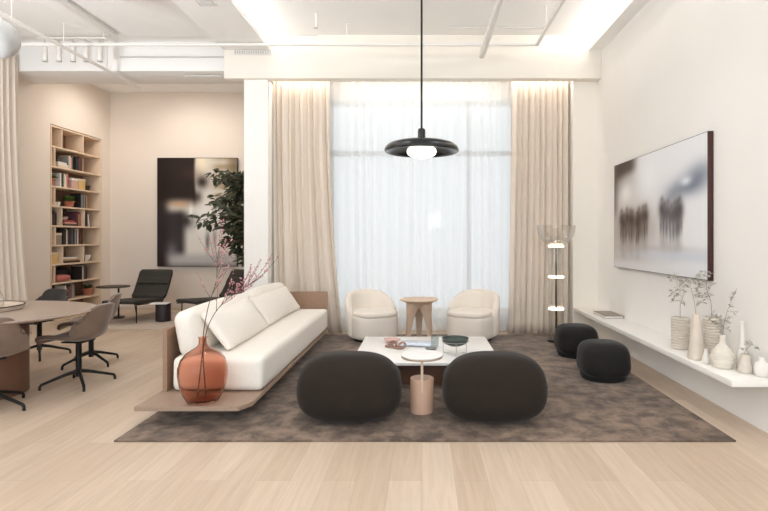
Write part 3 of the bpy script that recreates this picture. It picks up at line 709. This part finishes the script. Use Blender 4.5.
# ------------------------------------------------------------------ indoor tree behind the pillar
t = thing('indoor_tree', 'tall dark-leaved indoor tree half hidden behind the white pillar', 'tree', (-2.72, 8.75, 0))
bm = B(); lathe(bm, [(.14, 0), (.16, .01), (.19, .38), (.18, .38), (.165, .33), (0, .32)], 36); obj('pot', bm, CERA, t)
rnd = random.Random(77); bm = B(); fl = B()
trunk = smooth_path([(0, 0, .3), (-.03, .02, .9), (.02, 0, 1.4), (-.05, 0, 2.0), (-.12, 0, 2.5)], 5)
tube(bm, trunk, [.025 - .0008 * i for i in range(len(trunk))], 8)
for k in range(64):
    z0 = rnd.uniform(1.0, 2.35); q_ = (z0 - 1.0) / 1.35
    i = min(range(len(trunk)), key=lambda j: abs(trunk[j].z - z0)); p = trunk[i]
    a = rnd.uniform(PI * .6, PI * 1.4) if rnd.random() < .82 else rnd.uniform(-PI, PI)
    L = rnd.uniform(.35, .98) * (1 - .7 * abs(q_ - .55) ** 1.2) * (1 if math.cos(a) < 0 else .35)
    d = Vector((math.cos(a), math.sin(a) * .55, rnd.uniform(-.15, .40))).normalized()
    q = [p, p + d * L * .5 + Vector((0, 0, .05)), p + d * L + Vector((0, 0, -.10 * L))]
    tube(bm, q, [.008, .005, .003], 5)
    for j in range(15):
        s2 = rnd.uniform(.3, 1.03); c = p + d * L * s2 + Vector((rnd.uniform(-1, 1), rnd.uniform(-1, 1), rnd.uniform(-1, 1))) * .05
        dd = (d * .8 + Vector((rnd.uniform(-1, 1), rnd.uniform(-1, 1), rnd.uniform(-1.0, .5)))).normalized()
        leaf(fl, c, dd, rnd.uniform(.10, .17), rnd.uniform(.055, .08), Vector((rnd.uniform(-.5, .5), rnd.uniform(-1.2, .1), .7)))
for v in fl.verts: v.co.x = min(v.co.x, .40)
obj('trunk', bm, BARK, t); obj('foliage', fl, LEAF, t)

# ------------------------------------------------------------------ lounge corner
def lounge(label, loc, rotz):
    t = thing('lounge_chair', label, 'lounge chair', loc, rotz, 'olive lounge chairs')      # faces -Y
    def pad(pts, w, th):
        bm = B(); P = smooth_path(pts, 5); rings = []
        for i, p in enumerate(P):
            tg = (P[min(i + 1, len(P) - 1)] - P[max(i - 1, 0)]).normalized(); n = Vector((1, 0, 0)).cross(tg)
            e = min(i, len(P) - 1 - i); ww = w - (.03 if e == 0 else .008 if e == 1 else 0); tt = th * (.5 if e == 0 else 1)
            rings.append([p + Vector((s * ww, 0, 0)) + n * tt * k for s, k in ((-1, -.5), (-1.03, 0), (-1, .5), (-.5, .6), (.5, .6), (1, .5), (1.03, 0), (1, -.5))])
        loft(bm, rings); return bm
    obj('seat', pad([(0, -.62, .345), (0, -.40, .335), (0, .0, .315), (0, .22, .30)], .29, .055), GREENL, t)
    obj('backrest', pad([(0, .21, .325), (0, .30, .42), (0, .42, .63), (0, .51, .81)], .30, .055), GREENL, t)
    obj('headrest', pad([(0, .345, .565), (0, .375, .60), (0, .415, .675)], .285, .04), GREENL, t)
    bm = B()
    for s in (-1, 1):
        tube(bm, [(s * .27, -.60, .305), (s * .27, .20, .262), (s * .27, .32, .40), (s * .27, .54, .80)], .010, 8)
    obj('frame', bm, BLACK, t)
    for s in (-1, 1):
        bm = B(); tube(bm, [(s * .25, -.52, .30), (s * .255, -.53, 0)], .009, 8); obj('leg', bm, BLACK, t)
        bm = B(); tube(bm, [(s * .25, .22, .27), (s * .255, .30, 0)], .009, 8); obj('leg', bm, BLACK, t)
    return t
lounge('olive leather lounge chair left of the little dark drum table', (-4.86, 8.98, ZL), R(-3))
lounge('olive leather lounge chair right of the drum table, partly behind the pillar', (-3.52, 9.0, ZL), R(-34))
t = thing('round_side_table', 'dark round table on a single post between bookcase and lounge chair', 'side table', at(118, 318, 9.1) * Vector((1, 1, 0)) + Vector((0, 0, ZL)) if False else (-5.31, 9.1, ZL))
bm = B(); lathe(bm, [(.25, .525), (.262, .53), (.262, .545), (.255, .549)], 44, (-.09, 0, 0)); obj('tabletop', bm, mat('dark_bronze_top', (66, 56, 48), .45, var=.05, vscale=8), t)
bm = B(); tube(bm, [(0, 0, .01), (0, 0, .53)], .016, 10); obj('post', bm, BLACK, t)
bm = B(); lathe(bm, [(.13, 0), (.135, .004), (.135, .014), (.12, .018)], 36, (-.04, 0, 0)); obj('base', bm, BLACK, t)
t = thing('drum_table', 'small dark drum table between the olive lounge chairs', 'side table', (-4.33, 8.70, ZL))
bm = B(); lathe(bm, [(.11, 0), (.118, .004), (.118, .27), (.114, .275)], 36); obj('drum', bm, mat('dark_plum_wood', (44, 36, 38), .5, var=.08, vscale=8, stretch=(8, 8, 1)), t)
bm = B(); lathe(bm, [(.114, .275), (.124, .277), (.124, .287), (.120, .290)], 36); obj('tabletop', bm, BLACK, t)
bm = B(); add_box(bm, (0, 0, .008), (.28, .21, .016), .003); o = obj('folded_magazine', bm, PAPER); o.location = (-4.37, 8.66, ZL + .291); o.rotation_euler = (0, 0, R(12))
tag(o, 'white magazine lying on the small dark drum table', 'magazine')

# ------------------------------------------------------------------ bookcase
BY0, BY1, BX0, BX1 = 8.575, 9.915, XL - .345, XL
ZS = [.02, .335, .645, .965, 1.285, 1.61, 1.94, 2.27, 2.60, 2.935]
ZTOP = 3.27
t = thing('bookcase', 'tall pale oak bookcase set into the left wall niche', 'bookcase', (XL - .17, 9.245, 0))
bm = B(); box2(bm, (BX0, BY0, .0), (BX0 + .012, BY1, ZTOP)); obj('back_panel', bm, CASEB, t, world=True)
for y in (BY0, BY1 - .022):
    bm = B(); box2(bm, (BX0 + .012, y, 0), (BX1, y + .022, ZTOP), .001); obj('side_panel', bm, CASE, t, world=True)
bm = B(); box2(bm, (BX0 + .012, BY0 + .022, ZTOP - .024), (BX1, BY1 - .022, ZTOP), .001); obj('top_panel', bm, CASE, t, world=True)
TH = .026
for z in ZS:
    bm = B(); box2(bm, (BX0 + .012, BY0 + .022, z - TH), (BX1 - .001, BY1 - .022, z), .001) if z > .05 else box2(bm, (BX0 + .012, BY0 + .022, 0), (BX1 - .001, BY1 - .022, z), .001)
    obj('shelf', bm, CASE, t, world=True)
def yfrom(px): return F * 6.15 / (CX - px)
def divider(row, y):
    z0 = ZS[row]; z1 = (ZS[row + 1] - TH) if row + 1 < len(ZS) else ZTOP - .024
    bm = B(); box2(bm, (BX0 + .012, y - .010, z0), (BX1 - .012, y + .010, z1), .001); obj('divider', bm, CASE, t, world=True)
for row, px in ((9, 61), (9, 82.5), (8, 54), (6, 54), (5, 61), (5, 83.5), (4, 54.5), (3, 62), (3, 83), (2, 54)): divider(row, yfrom(px))
SHN = {9: 'the topmost shelf', 8: 'the second shelf from the top', 7: 'the third shelf from the top', 6: 'the fourth shelf from the top', 5: 'the fifth shelf from the top',
       4: 'the sixth shelf from the top', 3: 'the third visible shelf from the bottom', 2: 'the second visible shelf from the bottom', 1: 'the lowest visible bookcase shelf'}
ORD = ['first', 'second', 'third', 'fourth', 'fifth', 'sixth', 'seventh', 'eighth', 'ninth', 'tenth', 'eleventh', 'twelfth']
BM = {}
COLS = {'black': (38, 34, 34), 'dark brown': (70, 50, 42), 'white': (226, 220, 210), 'cream': (214, 198, 172), 'pink': (196, 140, 130), 'plum': (92, 58, 66), 'grey': (140, 138, 136),
        'dark grey': (84, 82, 82), 'red': (158, 70, 62), 'tan': (184, 146, 108), 'green': (74, 86, 66), 'navy': (50, 54, 66), 'yellow': (206, 170, 106)}
def bmat(c):
    if c not in BM: BM[c] = mat('book_cloth_' + c.replace(' ', '_'), COLS[c], .6, var=.05, vscale=12)
    return BM[c]
def book_bm(th, d, h):
    """upright book, spine towards +X, thickness along Y; cover with rounded spine and recessed page block"""
    bm = B(); c = .0035
    box2(bm, (-d, 0, 0), (-.004, c, h)); box2(bm, (-d, th - c, 0), (-.004, th, h))
    rings = [[(-.004 + .005 * math.sin(a), th / 2 - (th / 2) * math.cos(a), z) for a in [PI * k / 6 for k in range(7)]] + [(-.007, th - c, z), (-.007, c, z)] for z in (0, h)]
    loft(bm, rings); box2(bm, (-d + .006, c, .006), (-.006, th - c, h - .006)); return bm
def books(row, px0, seq, front=.05, start=1, tilt_last=0):
    """row of upright books starting at picture column px0, spines set back from the shelf front"""
    y = yfrom(px0); z = ZS[row] + .001
    for k, (c, th, h) in enumerate(seq):
        o = obj('book', book_bm(th, .19, h), bmat(c)); o.location = (BX1 - front, y, z)
        if k == len(seq) - 1 and tilt_last: o.rotation_euler = (R(tilt_last), 0, 0); o.location.y += h * math.sin(R(tilt_last)) + .004
        tag(o, f'{c} book, {ORD[start - 1 + k]} upright on {SHN[row]}', 'book', 'books in the bookcase')
        y += th + .0015
def flat(row, px, seq, w=.24, start=1, front=.04):
    y = yfrom(px); z = ZS[row] + .001
    for k, (c, th, ww) in enumerate(seq):
        bm = book_bm(th, .19, ww)
        bmesh.ops.rotate(bm, verts=bm.verts, cent=(0, 0, 0), matrix=Matrix.Rotation(R(-90), 3, 'X'))
        bmesh.ops.translate(bm, vec=(0, 0, -min(v.co.z for v in bm.verts)), verts=bm.verts)
        bmesh.ops.translate(bm, vec=(0, -min(v.co.y for v in bm.verts), 0), verts=bm.verts)
        o = obj('book', bm, bmat(c)); o.location = (BX1 - front, y + (k % 2) * .012, z); z += th + .001
        pos = ['bottom', 'middle', 'top'][k] if len(seq) == 3 else ['bottom', 'top'][k] if len(seq) == 2 else 'lying'
        tag(o, f'{c} book, {pos} of the flat stack on {SHN[row]}' if len(seq) > 1 else f'{c} book lying flat on {SHN[row]}', 'book', 'books in the bookcase')
books(8, 77, [('black', .045, .25), ('black', .04, .24), ('plum', .035, .26), ('dark brown', .03, .25), ('plum', .028, .23), ('tan', .03, .25)])
books(8, 69.5, [('grey', .03, .22), ('cream', .03, .24), ('pink', .03, .21), ('dark grey', .035, .25)], start=7)
flat(8, 58.5, [('cream', .035, .28), ('white', .03, .25), ('white', .03, .22)])
books(7, 61.5, [('white', .03, .24), ('black', .03, .25), ('green', .025, .24), ('cream', .03, .24), ('white', .03, .22), ('pink', .035, .25), ('red', .025, .24)])
books(6, 81.5, [('black', .03, .26), ('grey', .035, .25), ('dark grey', .03, .27), ('grey', .03, .24), ('dark brown', .028, .22), ('tan', .028, .23)])
books(5, 50.3, [('black', .04, .25), ('white', .03, .18), ('black', .04, .24), ('dark brown', .035, .25), ('black', .03, .22)])
books(5, 77.5, [('plum', .03, .24), ('dark brown', .03, .26), ('tan', .025, .22), ('red', .03, .25)], start=6)
books(5, 86.5, [('dark brown', .03, .24), ('black', .03, .25), ('white', .025, .23)], tilt_last=9, start=10)
flat(5, 65, [('dark brown', .035, .34), ('pink', .03, .30), ('red', .03, .27)])
books(4, 64.5, [('black', .035, .27), ('black', .04, .26), ('cream', .03, .27), ('dark brown', .03, .25), ('black', .04, .28), ('navy', .035, .26), ('dark grey', .035, .27), ('black', .045, .26), ('grey', .03, .27), ('dark grey', .03, .25), ('cream', .03, .28), ('plum', .04, .26)])
flat(3, 64.5, [('dark brown', .035, .42), ('tan', .03, .40), ('white', .03, .34)])
books(2, 82.5, [('black', .035, .24), ('white', .022, .25), ('plum', .03, .24), ('dark brown', .035, .25), ('black', .04, .22)], tilt_last=0)
books(3, 84.2, [('plum', .025, .2), ('dark grey', .03, .22)])
books(2, 55, [('tan', .03, .25), ('dark brown', .03, .23)], start=6)
books(1, 66.5, [('white', .022, .24), ('red', .035, .2), ('dark brown', .04, .21), ('red', .035, .22), ('dark grey', .03, .24), ('grey', .04, .25), ('grey', .03, .23)])
def crate(name, label, row, px0, px1, h, c, cat, front=.06, m=None):
    y0, y1 = yfrom(px0), yfrom(px1); z = ZS[row] + .001; d = .2
    t = thing(name, label, cat, (BX1 - front - d / 2, (y0 + y1) / 2, z))
    bm = B(); add_box(bm, (0, 0, h * .4), (d, y1 - y0, h * .8), .004); obj('body', bm, m or mat(name + '_' + c, {'p': (200, 164, 150), 'y': (212, 178, 116), 'g': (146, 132, 118)}[c], .7, var=.05, vscale=10), t)
    bm = B(); add_box(bm, (0, 0, h * .9), (d + .008, y1 - y0 + .006, h * .2), .004); obj('lid', bm, CERB if c == 'p' else CASE, t)
crate('storage_box', 'pale pink lidded box on the third bookcase shelf from the top', 7, 73.5, 80, .19, 'p', 'box')
crate('storage_box', 'yellow lidded box on the third bookcase shelf from the top', 7, 80.6, 87, .20, 'y', 'box')
crate('storage_box', 'grey lidded box on the sixth bookcase shelf from the top', 4, 56.5, 63.5, .20, 'g', 'box')
crate('storage_box', 'tan lidded box low in the bookcase, left of the flat book stack', 3, 51, 60, .19, 'y', 'box')
def bowl(label, row, px, r, h, m):
    bm = B(); lathe(bm, [(r * .5, 0), (r * .8, h * .3), (r, h), (r * .95, h), (r * .72, h * .35), (0, h * .2)], 32)
    o = obj('bowl', bm, m); o.location = (BX1 - .16, yfrom(px), ZS[row] + .001); tag(o, label, 'bowl')
bowl('dark bowl at the right end of the third bookcase shelf', 7, 92, .09, .10, mat('dark_stoneware', (52, 44, 40), .6, var=.1, vscale=20))
bowl('white bowl on the bookcase shelf right of the flat books', 3, 91, .11, .12, CERB)
bowl('white dish on the fourth bookcase shelf, left of the potted plant', 6, 59.5, .075, .05, CERB)
bowl('white cup on the fourth bookcase shelf, nearest the potted plant', 6, 64.5, .055, .08, CERB)
bowl('small pale bowl on top of the red book of the fifth shelf stack', 5, 71, .07, .06, CERA)
bpy.context.scene.collection.objects[-1].location.z = ZS[5] + .101
def shelfplant(label, row, px, pr, ph, spread, n, seed, tall=1.0):
    rnd = random.Random(seed); t = thing('potted_plant', label, 'potted plant', (BX1 - .13, yfrom(px), ZS[row] + .001))
    bm = B(); lathe(bm, [(pr * .72, 0), (pr * .78, .004), (pr * .95, ph * .8), (pr * 1.06, ph * .8), (pr * 1.06, ph), (pr * .95, ph), (pr * .88, ph * .85), (0, ph * .82)], 32); obj('pot', bm, TERR, t)
    fl = B()
    for k in range(n):
        a = rnd.uniform(0, 2 * PI); el = rnd.uniform(.0, 1.1) * tall; d = Vector((math.cos(a) * .7, math.sin(a), el)).normalized(); L = rnd.uniform(.5, 1) * spread
        c = Vector((0, 0, ph * .85)) + d * L * .4
        if c.x + d.x * L > .17: continue
        e = c + d * L * .45; c.y = max(-.10, c.y); e.y = max(-.10, e.y); e.z = min(e.z, .245); e.x = max(e.x, -.15)
        leaf(fl, c, (e - c), (e - c).length + .02, .06)
    obj('foliage', fl, LEAFB, t)
shelfplant('terracotta potted plant at the left end of the third bookcase shelf', 7, 55.5, .075, .13, .15, 60, 1)
shelfplant('terracotta potted plant in the middle of the fourth bookcase shelf', 6, 74.5, .085, .11, .19, 80, 2)
shelfplant('terracotta potted plant on the lowest visible bookcase shelf, right end', 1, 93, .095, .13, .13, 40, 3)
shelfplant('leafy green plant on the lowest visible bookcase shelf, left end', 1, 56.5, .07, .10, .2, 80, 4)
bm = B(); rbox(bm, (.075, .17, .045), .04, 8, (0, 0, .015), None, .004, 5); o = obj('folded_blanket', bm, mat('salmon_wool', (190, 112, 104), .9, var=.06, vscale=25)); o.location = (BX1 - .12, yfrom(65.6), ZS[2] + .062)
tag(o, 'salmon pink folded cloth on the second visible shelf from the bottom', 'blanket')
t = thing('black_bag', 'rounded black bag behind the salmon cloth in the bookcase', 'bag', (BX1 - .25, yfrom(74), ZS[2] + .001))
bm = B(); superq(bm, (0, 0, .115), (.06, .21, .113), 3, 2.6, 32, 18); obj('body', bm, mat('black_leather', (30, 26, 27), .5, var=.05, vscale=20), t)
bm = B(); tube(bm, smooth_path([(0, -.08, .22), (0, -.05, .245), (0, .05, .245), (0, .08, .22)], 4), .006, 6); obj('handle', bm, BLACK, t)

# ------------------------------------------------------------------ dining table and chairs
TX, TY, TZ = -4.2, 4.65, .74
t = thing('dining_table', 'large oval taupe dining table on a curved brown base', 'dining table', (TX, TY, 0))
def oval(a, b, n=80, e=2.15): return [(a * spow(math.cos(2 * PI * k / n), 2 / e), b * spow(math.sin(2 * PI * k / n), 2 / e)) for k in range(n)]
bm = B(); loft(bm, [[(x, y, z) for x, y in oval(a, b)] for a, b, z in ((1.06, .78, .700), (1.15, .84, .718), (1.165, .853, .728), (1.16, .848, TZ))]); obj('tabletop', bm, TTOP, t)
bm = B(); loft(bm, [[(x, y, z) for x, y in oval(.60, .42)] for z in (0, .70)]); obj('base', bm, TBASE, t)
t = thing('serving_tray', 'round shallow beige tray on the dining table', 'tray', (-4.08, 4.72, TZ))
bm = B(); lathe(bm, [(.33, 0), (.37, .004), (.385, .04), (.375, .042), (.355, .016), (0, .014)], 56); obj('tray', bm, mat('beige_lacquer', (196, 180, 164), .5, var=.04, vscale=8), t)
bm = B(); torus(bm, .380, .006, Matrix.Translation((0, 0, .041)), 56, 8); obj('rim', bm, DARKE, t)
bm = B(); lathe(bm, [(.04, 0), (.055, .004), (.06, .10), (.03, .16), (.022, .20), (.026, .22), (.022, .22), (.019, .2), (.027, .16), (.056, .10), (.05, .01), (0, .008)], 36)
o = obj('glass_carafe', bm, CGLASS); o.location = (-3.88, 4.74, TZ + .016); tag(o, 'clear glass carafe standing in the tray on the dining table', 'carafe')
def dining_chair(label, loc, rotz, m):
    """front towards +Y"""
    t = thing('dining_chair', label, 'dining chair', loc, rotz, 'swivel chairs around the dining table')
    prof = smooth_path([(0, .235, .425), (0, .20, .455), (0, .05, .445), (0, -.10, .44), (0, -.19, .475), (0, -.245, .56), (0, -.275, .67), (0, -.30, .775)], 4)
    n = len(prof)
    def shell(k):
        def fn(u, v):
            i = min(int(v * (n - 1)), n - 2); f = v * (n - 1) - i; p = prof[i].lerp(prof[i + 1], f); s = 2 * u - 1
            bk = sm(.40, .72, v)
            wd = .225 + .025 * sm(0, .3, v) - .01 * bk
            edge = 1 - .55 * sm(.86, 1.0, v) * 0
            x = s * wd * (1 - .28 * sm(.80, 1.0, v) * s * s) * (1 - .12 * sm(.12, 0, v) * s * s)
            z = p.z + .055 * s * s * (1 - bk) * sm(0, .3, v) - .075 * bk * sm(.7, 1, v) * s ** 4 * 1.3
            y = p.y + .12 * bk * s * s * (1 - .35 * sm(.75, 1, v))
            return (x, y, z)
        return fn
    bm = B(); sheet(bm, shell(0), 22, 36)
    o = obj('shell', bm, m, t, ang=80, solid=.032)
    bm = B(); tube(bm, [(0, -.02, .08), (0, -.02, .425)], .026, 12); add_box(bm, (0, -.02, .418), (.2, .2, .012), .003); obj('column', bm, BLACK, t)
    for k in range(4):
        a = PI / 4 + k * PI / 2; c, s = math.cos(a), math.sin(a); bm = B()
        tube(bm, [(0, -.02, .135), (.10 * c, .10 * s - .02, .112), (.25 * c, .25 * s - .02, .062), (.29 * c, .29 * s - .02, .048), (.302 * c, .302 * s - .02, .03), (.303 * c, .303 * s - .02, 0)], [.020, .016, .013, .013, .012, .012], 10)
        obj('leg', bm, BLACK, t)
    return t
dining_chair('taupe velvet swivel chair at the near right of the dining table, full base showing', (-3.30, 4.97, 0), R(86), VELV)
dining_chair('taupe velvet swivel chair just behind the one at the near right of the table', (-3.70, 5.78, 0), R(108), VELV)
dining_chair('shade-darkened swivel chair on the far side of the dining table, facing the camera', (-4.52, 6.12, 0), R(172), VELVD)
dining_chair('taupe velvet swivel chair turned away at the near left, cut by the frame', (-3.54, 4.27, 0), R(38), VELV)

# ------------------------------------------------------------------ pendant lamps
t = thing('pendant_lamp', 'black disc pendant lamp with a glowing globe hanging over the coffee table', 'pendant lamp', (-.004, 5.4, ZC))
def zz(py): return H - (py - CY) / F * 5.4 - ZC
bm = B(); lathe(bm, [(.06, -.03), (.06, 0)], 28); obj('canopy', bm, BLACK, t)
bm = B(); tube(bm, [(0, 0, zz(131)), (0, 0, -.02)], .011, 10); obj('cord', bm, BLACK, t)
bm = B(); lathe(bm, [(.040, zz(142)), (.040, zz(131)), (.034, zz(129)), (.012, zz(128))], 28); obj('socket', bm, SHADE, t)
bm = B()
lathe(bm, [(r, z - ZC) for r, z in ((.03, 2.405), (.20, 2.398), (.29, 2.388), (.340, 2.372), (.372, 2.345), (.386, 2.318), (.386, 2.300), (.372, 2.290), (.350, 2.292), (.335, 2.306), (.29, 2.345), (.20, 2.370), (.03, 2.376))], 72)
obj('shade', bm, SHADE, t)
bm = B(); superq(bm, (0, 0, zz(151.6)), (.154, .154, .072), 2.1, 2, 40, 20); obj('globe', bm, OPAL, t)
gz = 3.46
t = thing('globe_pendant_lamp', 'pale unlit globe pendant at the top left above the dining table', 'pendant lamp', (-3.88, 4.75, ZC))
bm = B(); superq(bm, (0, 0, 3.225 - ZC), (.175, .175, .175), 2, 2, 40, 24); obj('globe', bm, GLOBE, t)
bm = B(); tube(bm, [(0, 0, 3.39 - ZC), (0, 0, 0)], .006, 8); obj('cord', bm, PIPE, t)
bm = B(); lathe(bm, [(.03, 3.385 - ZC), (.035, 3.39 - ZC), (.035, 3.42 - ZC), (.01, 3.43 - ZC)], 24); obj('cap', bm, PIPE, t)

# ------------------------------------------------------------------ pipes, tracks and fittings under the ceiling
def pipe(name, label, pts, r, m=PIPE, cat='pipe', hang=()):
    t = thing(name, label, cat, tuple(pts[0]))
    bm = B(); tube(bm, pts, r, 12); obj('pipe', bm, m, t, world=True)
    for p in hang:
        bm = B(); tube(bm, [p, (p[0], p[1], ZC)], .006, 6); lathe(bm, [(.02, -.008), (.02, 0)], 16, (p[0], p[1], ZC)); obj('hanger', bm, m, t, world=True)
    return t
pipe('ceiling_pipe', 'long white pipe crossing the room in front of the beam', [(-6.0, 6.92, 3.975), (1.53, 6.92, 3.975)], .022, hang=[(-4.77, 6.92, 3.99), (-1.0, 6.92, 3.99)])
pipe('ceiling_pipe', 'thin white pipe running away from the camera at the upper right', [(1.53, 2.5, 3.975), (1.53, 6.92, 3.975)], .026, hang=[(1.53, 6.4, 3.99), (1.53, 4.2, 3.99)])
pipe('ceiling_duct', 'thicker white tube under the ceiling right of the black pendant', [(.82, 2.5, 3.90), (.82, 7.12, 3.90)], .045, cat='duct', hang=[(.82, 4.5, 3.93)])
pipe('ceiling_pipe', 'short thin pipe tight under the ceiling left of the black pendant', [at(272, 35.5, 7.2), at(318, 35.5, 7.2)], .008, PIPEG)
pipe('ceiling_pipe', 'short thin pipe tight under the ceiling right of the black pendant', [at(450, 28, 6.9), at(545, 28, 6.9)], .010, PIPEG)
pipe('lighting_track', 'long slanting track hung over the dining table towards the lounge', [(-4.42, 4.6, 3.755), (-4.42, 8.12, 3.755)], .022, cat='track', hang=[(-4.42, 5.6, 3.77), (-4.42, 7.3, 3.77)])
pipe('ceiling_pipe', 'grey conduit slanting across the left ceiling', [(-4.22, 3.5, 4.222), (-4.22, 7.2, 4.222)], .018, PIPEG)
pipe('ceiling_pipe', 'thin grey conduit across the lounge header', [at(120, 57, 7.5), at(224, 57, 7.5)], .010, PIPEG)
pipe('ceiling_pipe', 'thin conduit under the lounge header near the pillar', [at(184, 76, 7.52), at(222, 76, 7.52)], .010, PIPEG)
for k, (px, py) in enumerate(((316, 26), (546, 5))):
    p = at(px, py, 6.6); t = thing('sprinkler', ['small sprinkler under the ceiling left of the black pendant', 'small sprinkler beside the thin upper right pipe'][k], 'sprinkler', (p.x, p.y, ZC), 0, 'ceiling sprinklers')
    bm = B(); tube(bm, [(0, 0, 0), (0, 0, -.16)], .010, 8); obj('drop_pipe', bm, PIPE, t)
    bm = B(); lathe(bm, [(.012, -.19), (.028, -.185), (.014, -.16), (.012, -.15)], 16); obj('head', bm, PIPEG, t)
t = thing('track_light_rail', 'white rail across the left ceiling carrying five spotlights', 'track', tuple(at(42, 38, 7.2)))
bm = B(); tube(bm, [at(38, 38, 7.2), at(106, 38, 7.2)], .013, 8)
for px in (42, 104):
    p = at(px, 38, 7.2); tube(bm, [p, (p.x, p.y, ZC)], .006, 6)
obj('rail', bm, PIPE, t, world=True)
for k, px in enumerate((45, 59, 73, 86, 100)):
    p = at(px, 42, 7.2); t = thing('track_spotlight', f'white cylinder spotlight, {ORD[k]} from the left on the ceiling rail', 'spotlight', tuple(p), 0, 'spotlights on the ceiling rail')
    bm = B(); lathe(bm, [(.030, -.27), (.034, -.265), (.034, -.03), (.026, -.02)], 20); obj('body', bm, PIPE, t)
    bm = B(); lathe(bm, [(.029, -.274), (.035, -.272), (.035, -.255), (.029, -.252)], 20); obj('bezel', bm, PIPEG, t)
    bm = B(); tube(bm, [(0, 0, -.02), (0, 0, .045)], .008, 6); obj('stem', bm, PIPEG, t)
t = thing('air_vent', 'narrow slotted air vent on the beam above the white pillar', 'vent', (-2.36, 7.30, 4.0))
bm = B(); box2(bm, (-2.64, 7.288, 3.965), (-2.10, 7.30, 4.035), .002); obj('frame', bm, PIPE, t, world=True)
bm = B()
for k in range(16): add_box(bm, (-2.62 + .033 * k, 7.284, 4.0), (.014, .012, .052), .001)
obj('slats', bm, PIPEG, t, world=True)
t = thing('air_vent', 'small square air grille on the underside of the left ceiling ledge', 'vent', (-2.42, 5.75, 4.04))
bm = B(); box2(bm, (-2.52, 5.6, 4.03), (-2.32, 5.9, 4.04), .002); obj('frame', bm, PIPE, t, world=True)
bm = B()
for k in range(8): add_box(bm, (-2.42, 5.625 + .036 * k, 4.027), (.16, .014, .010), .001)
obj('slats', bm, PIPEG, t, world=True)
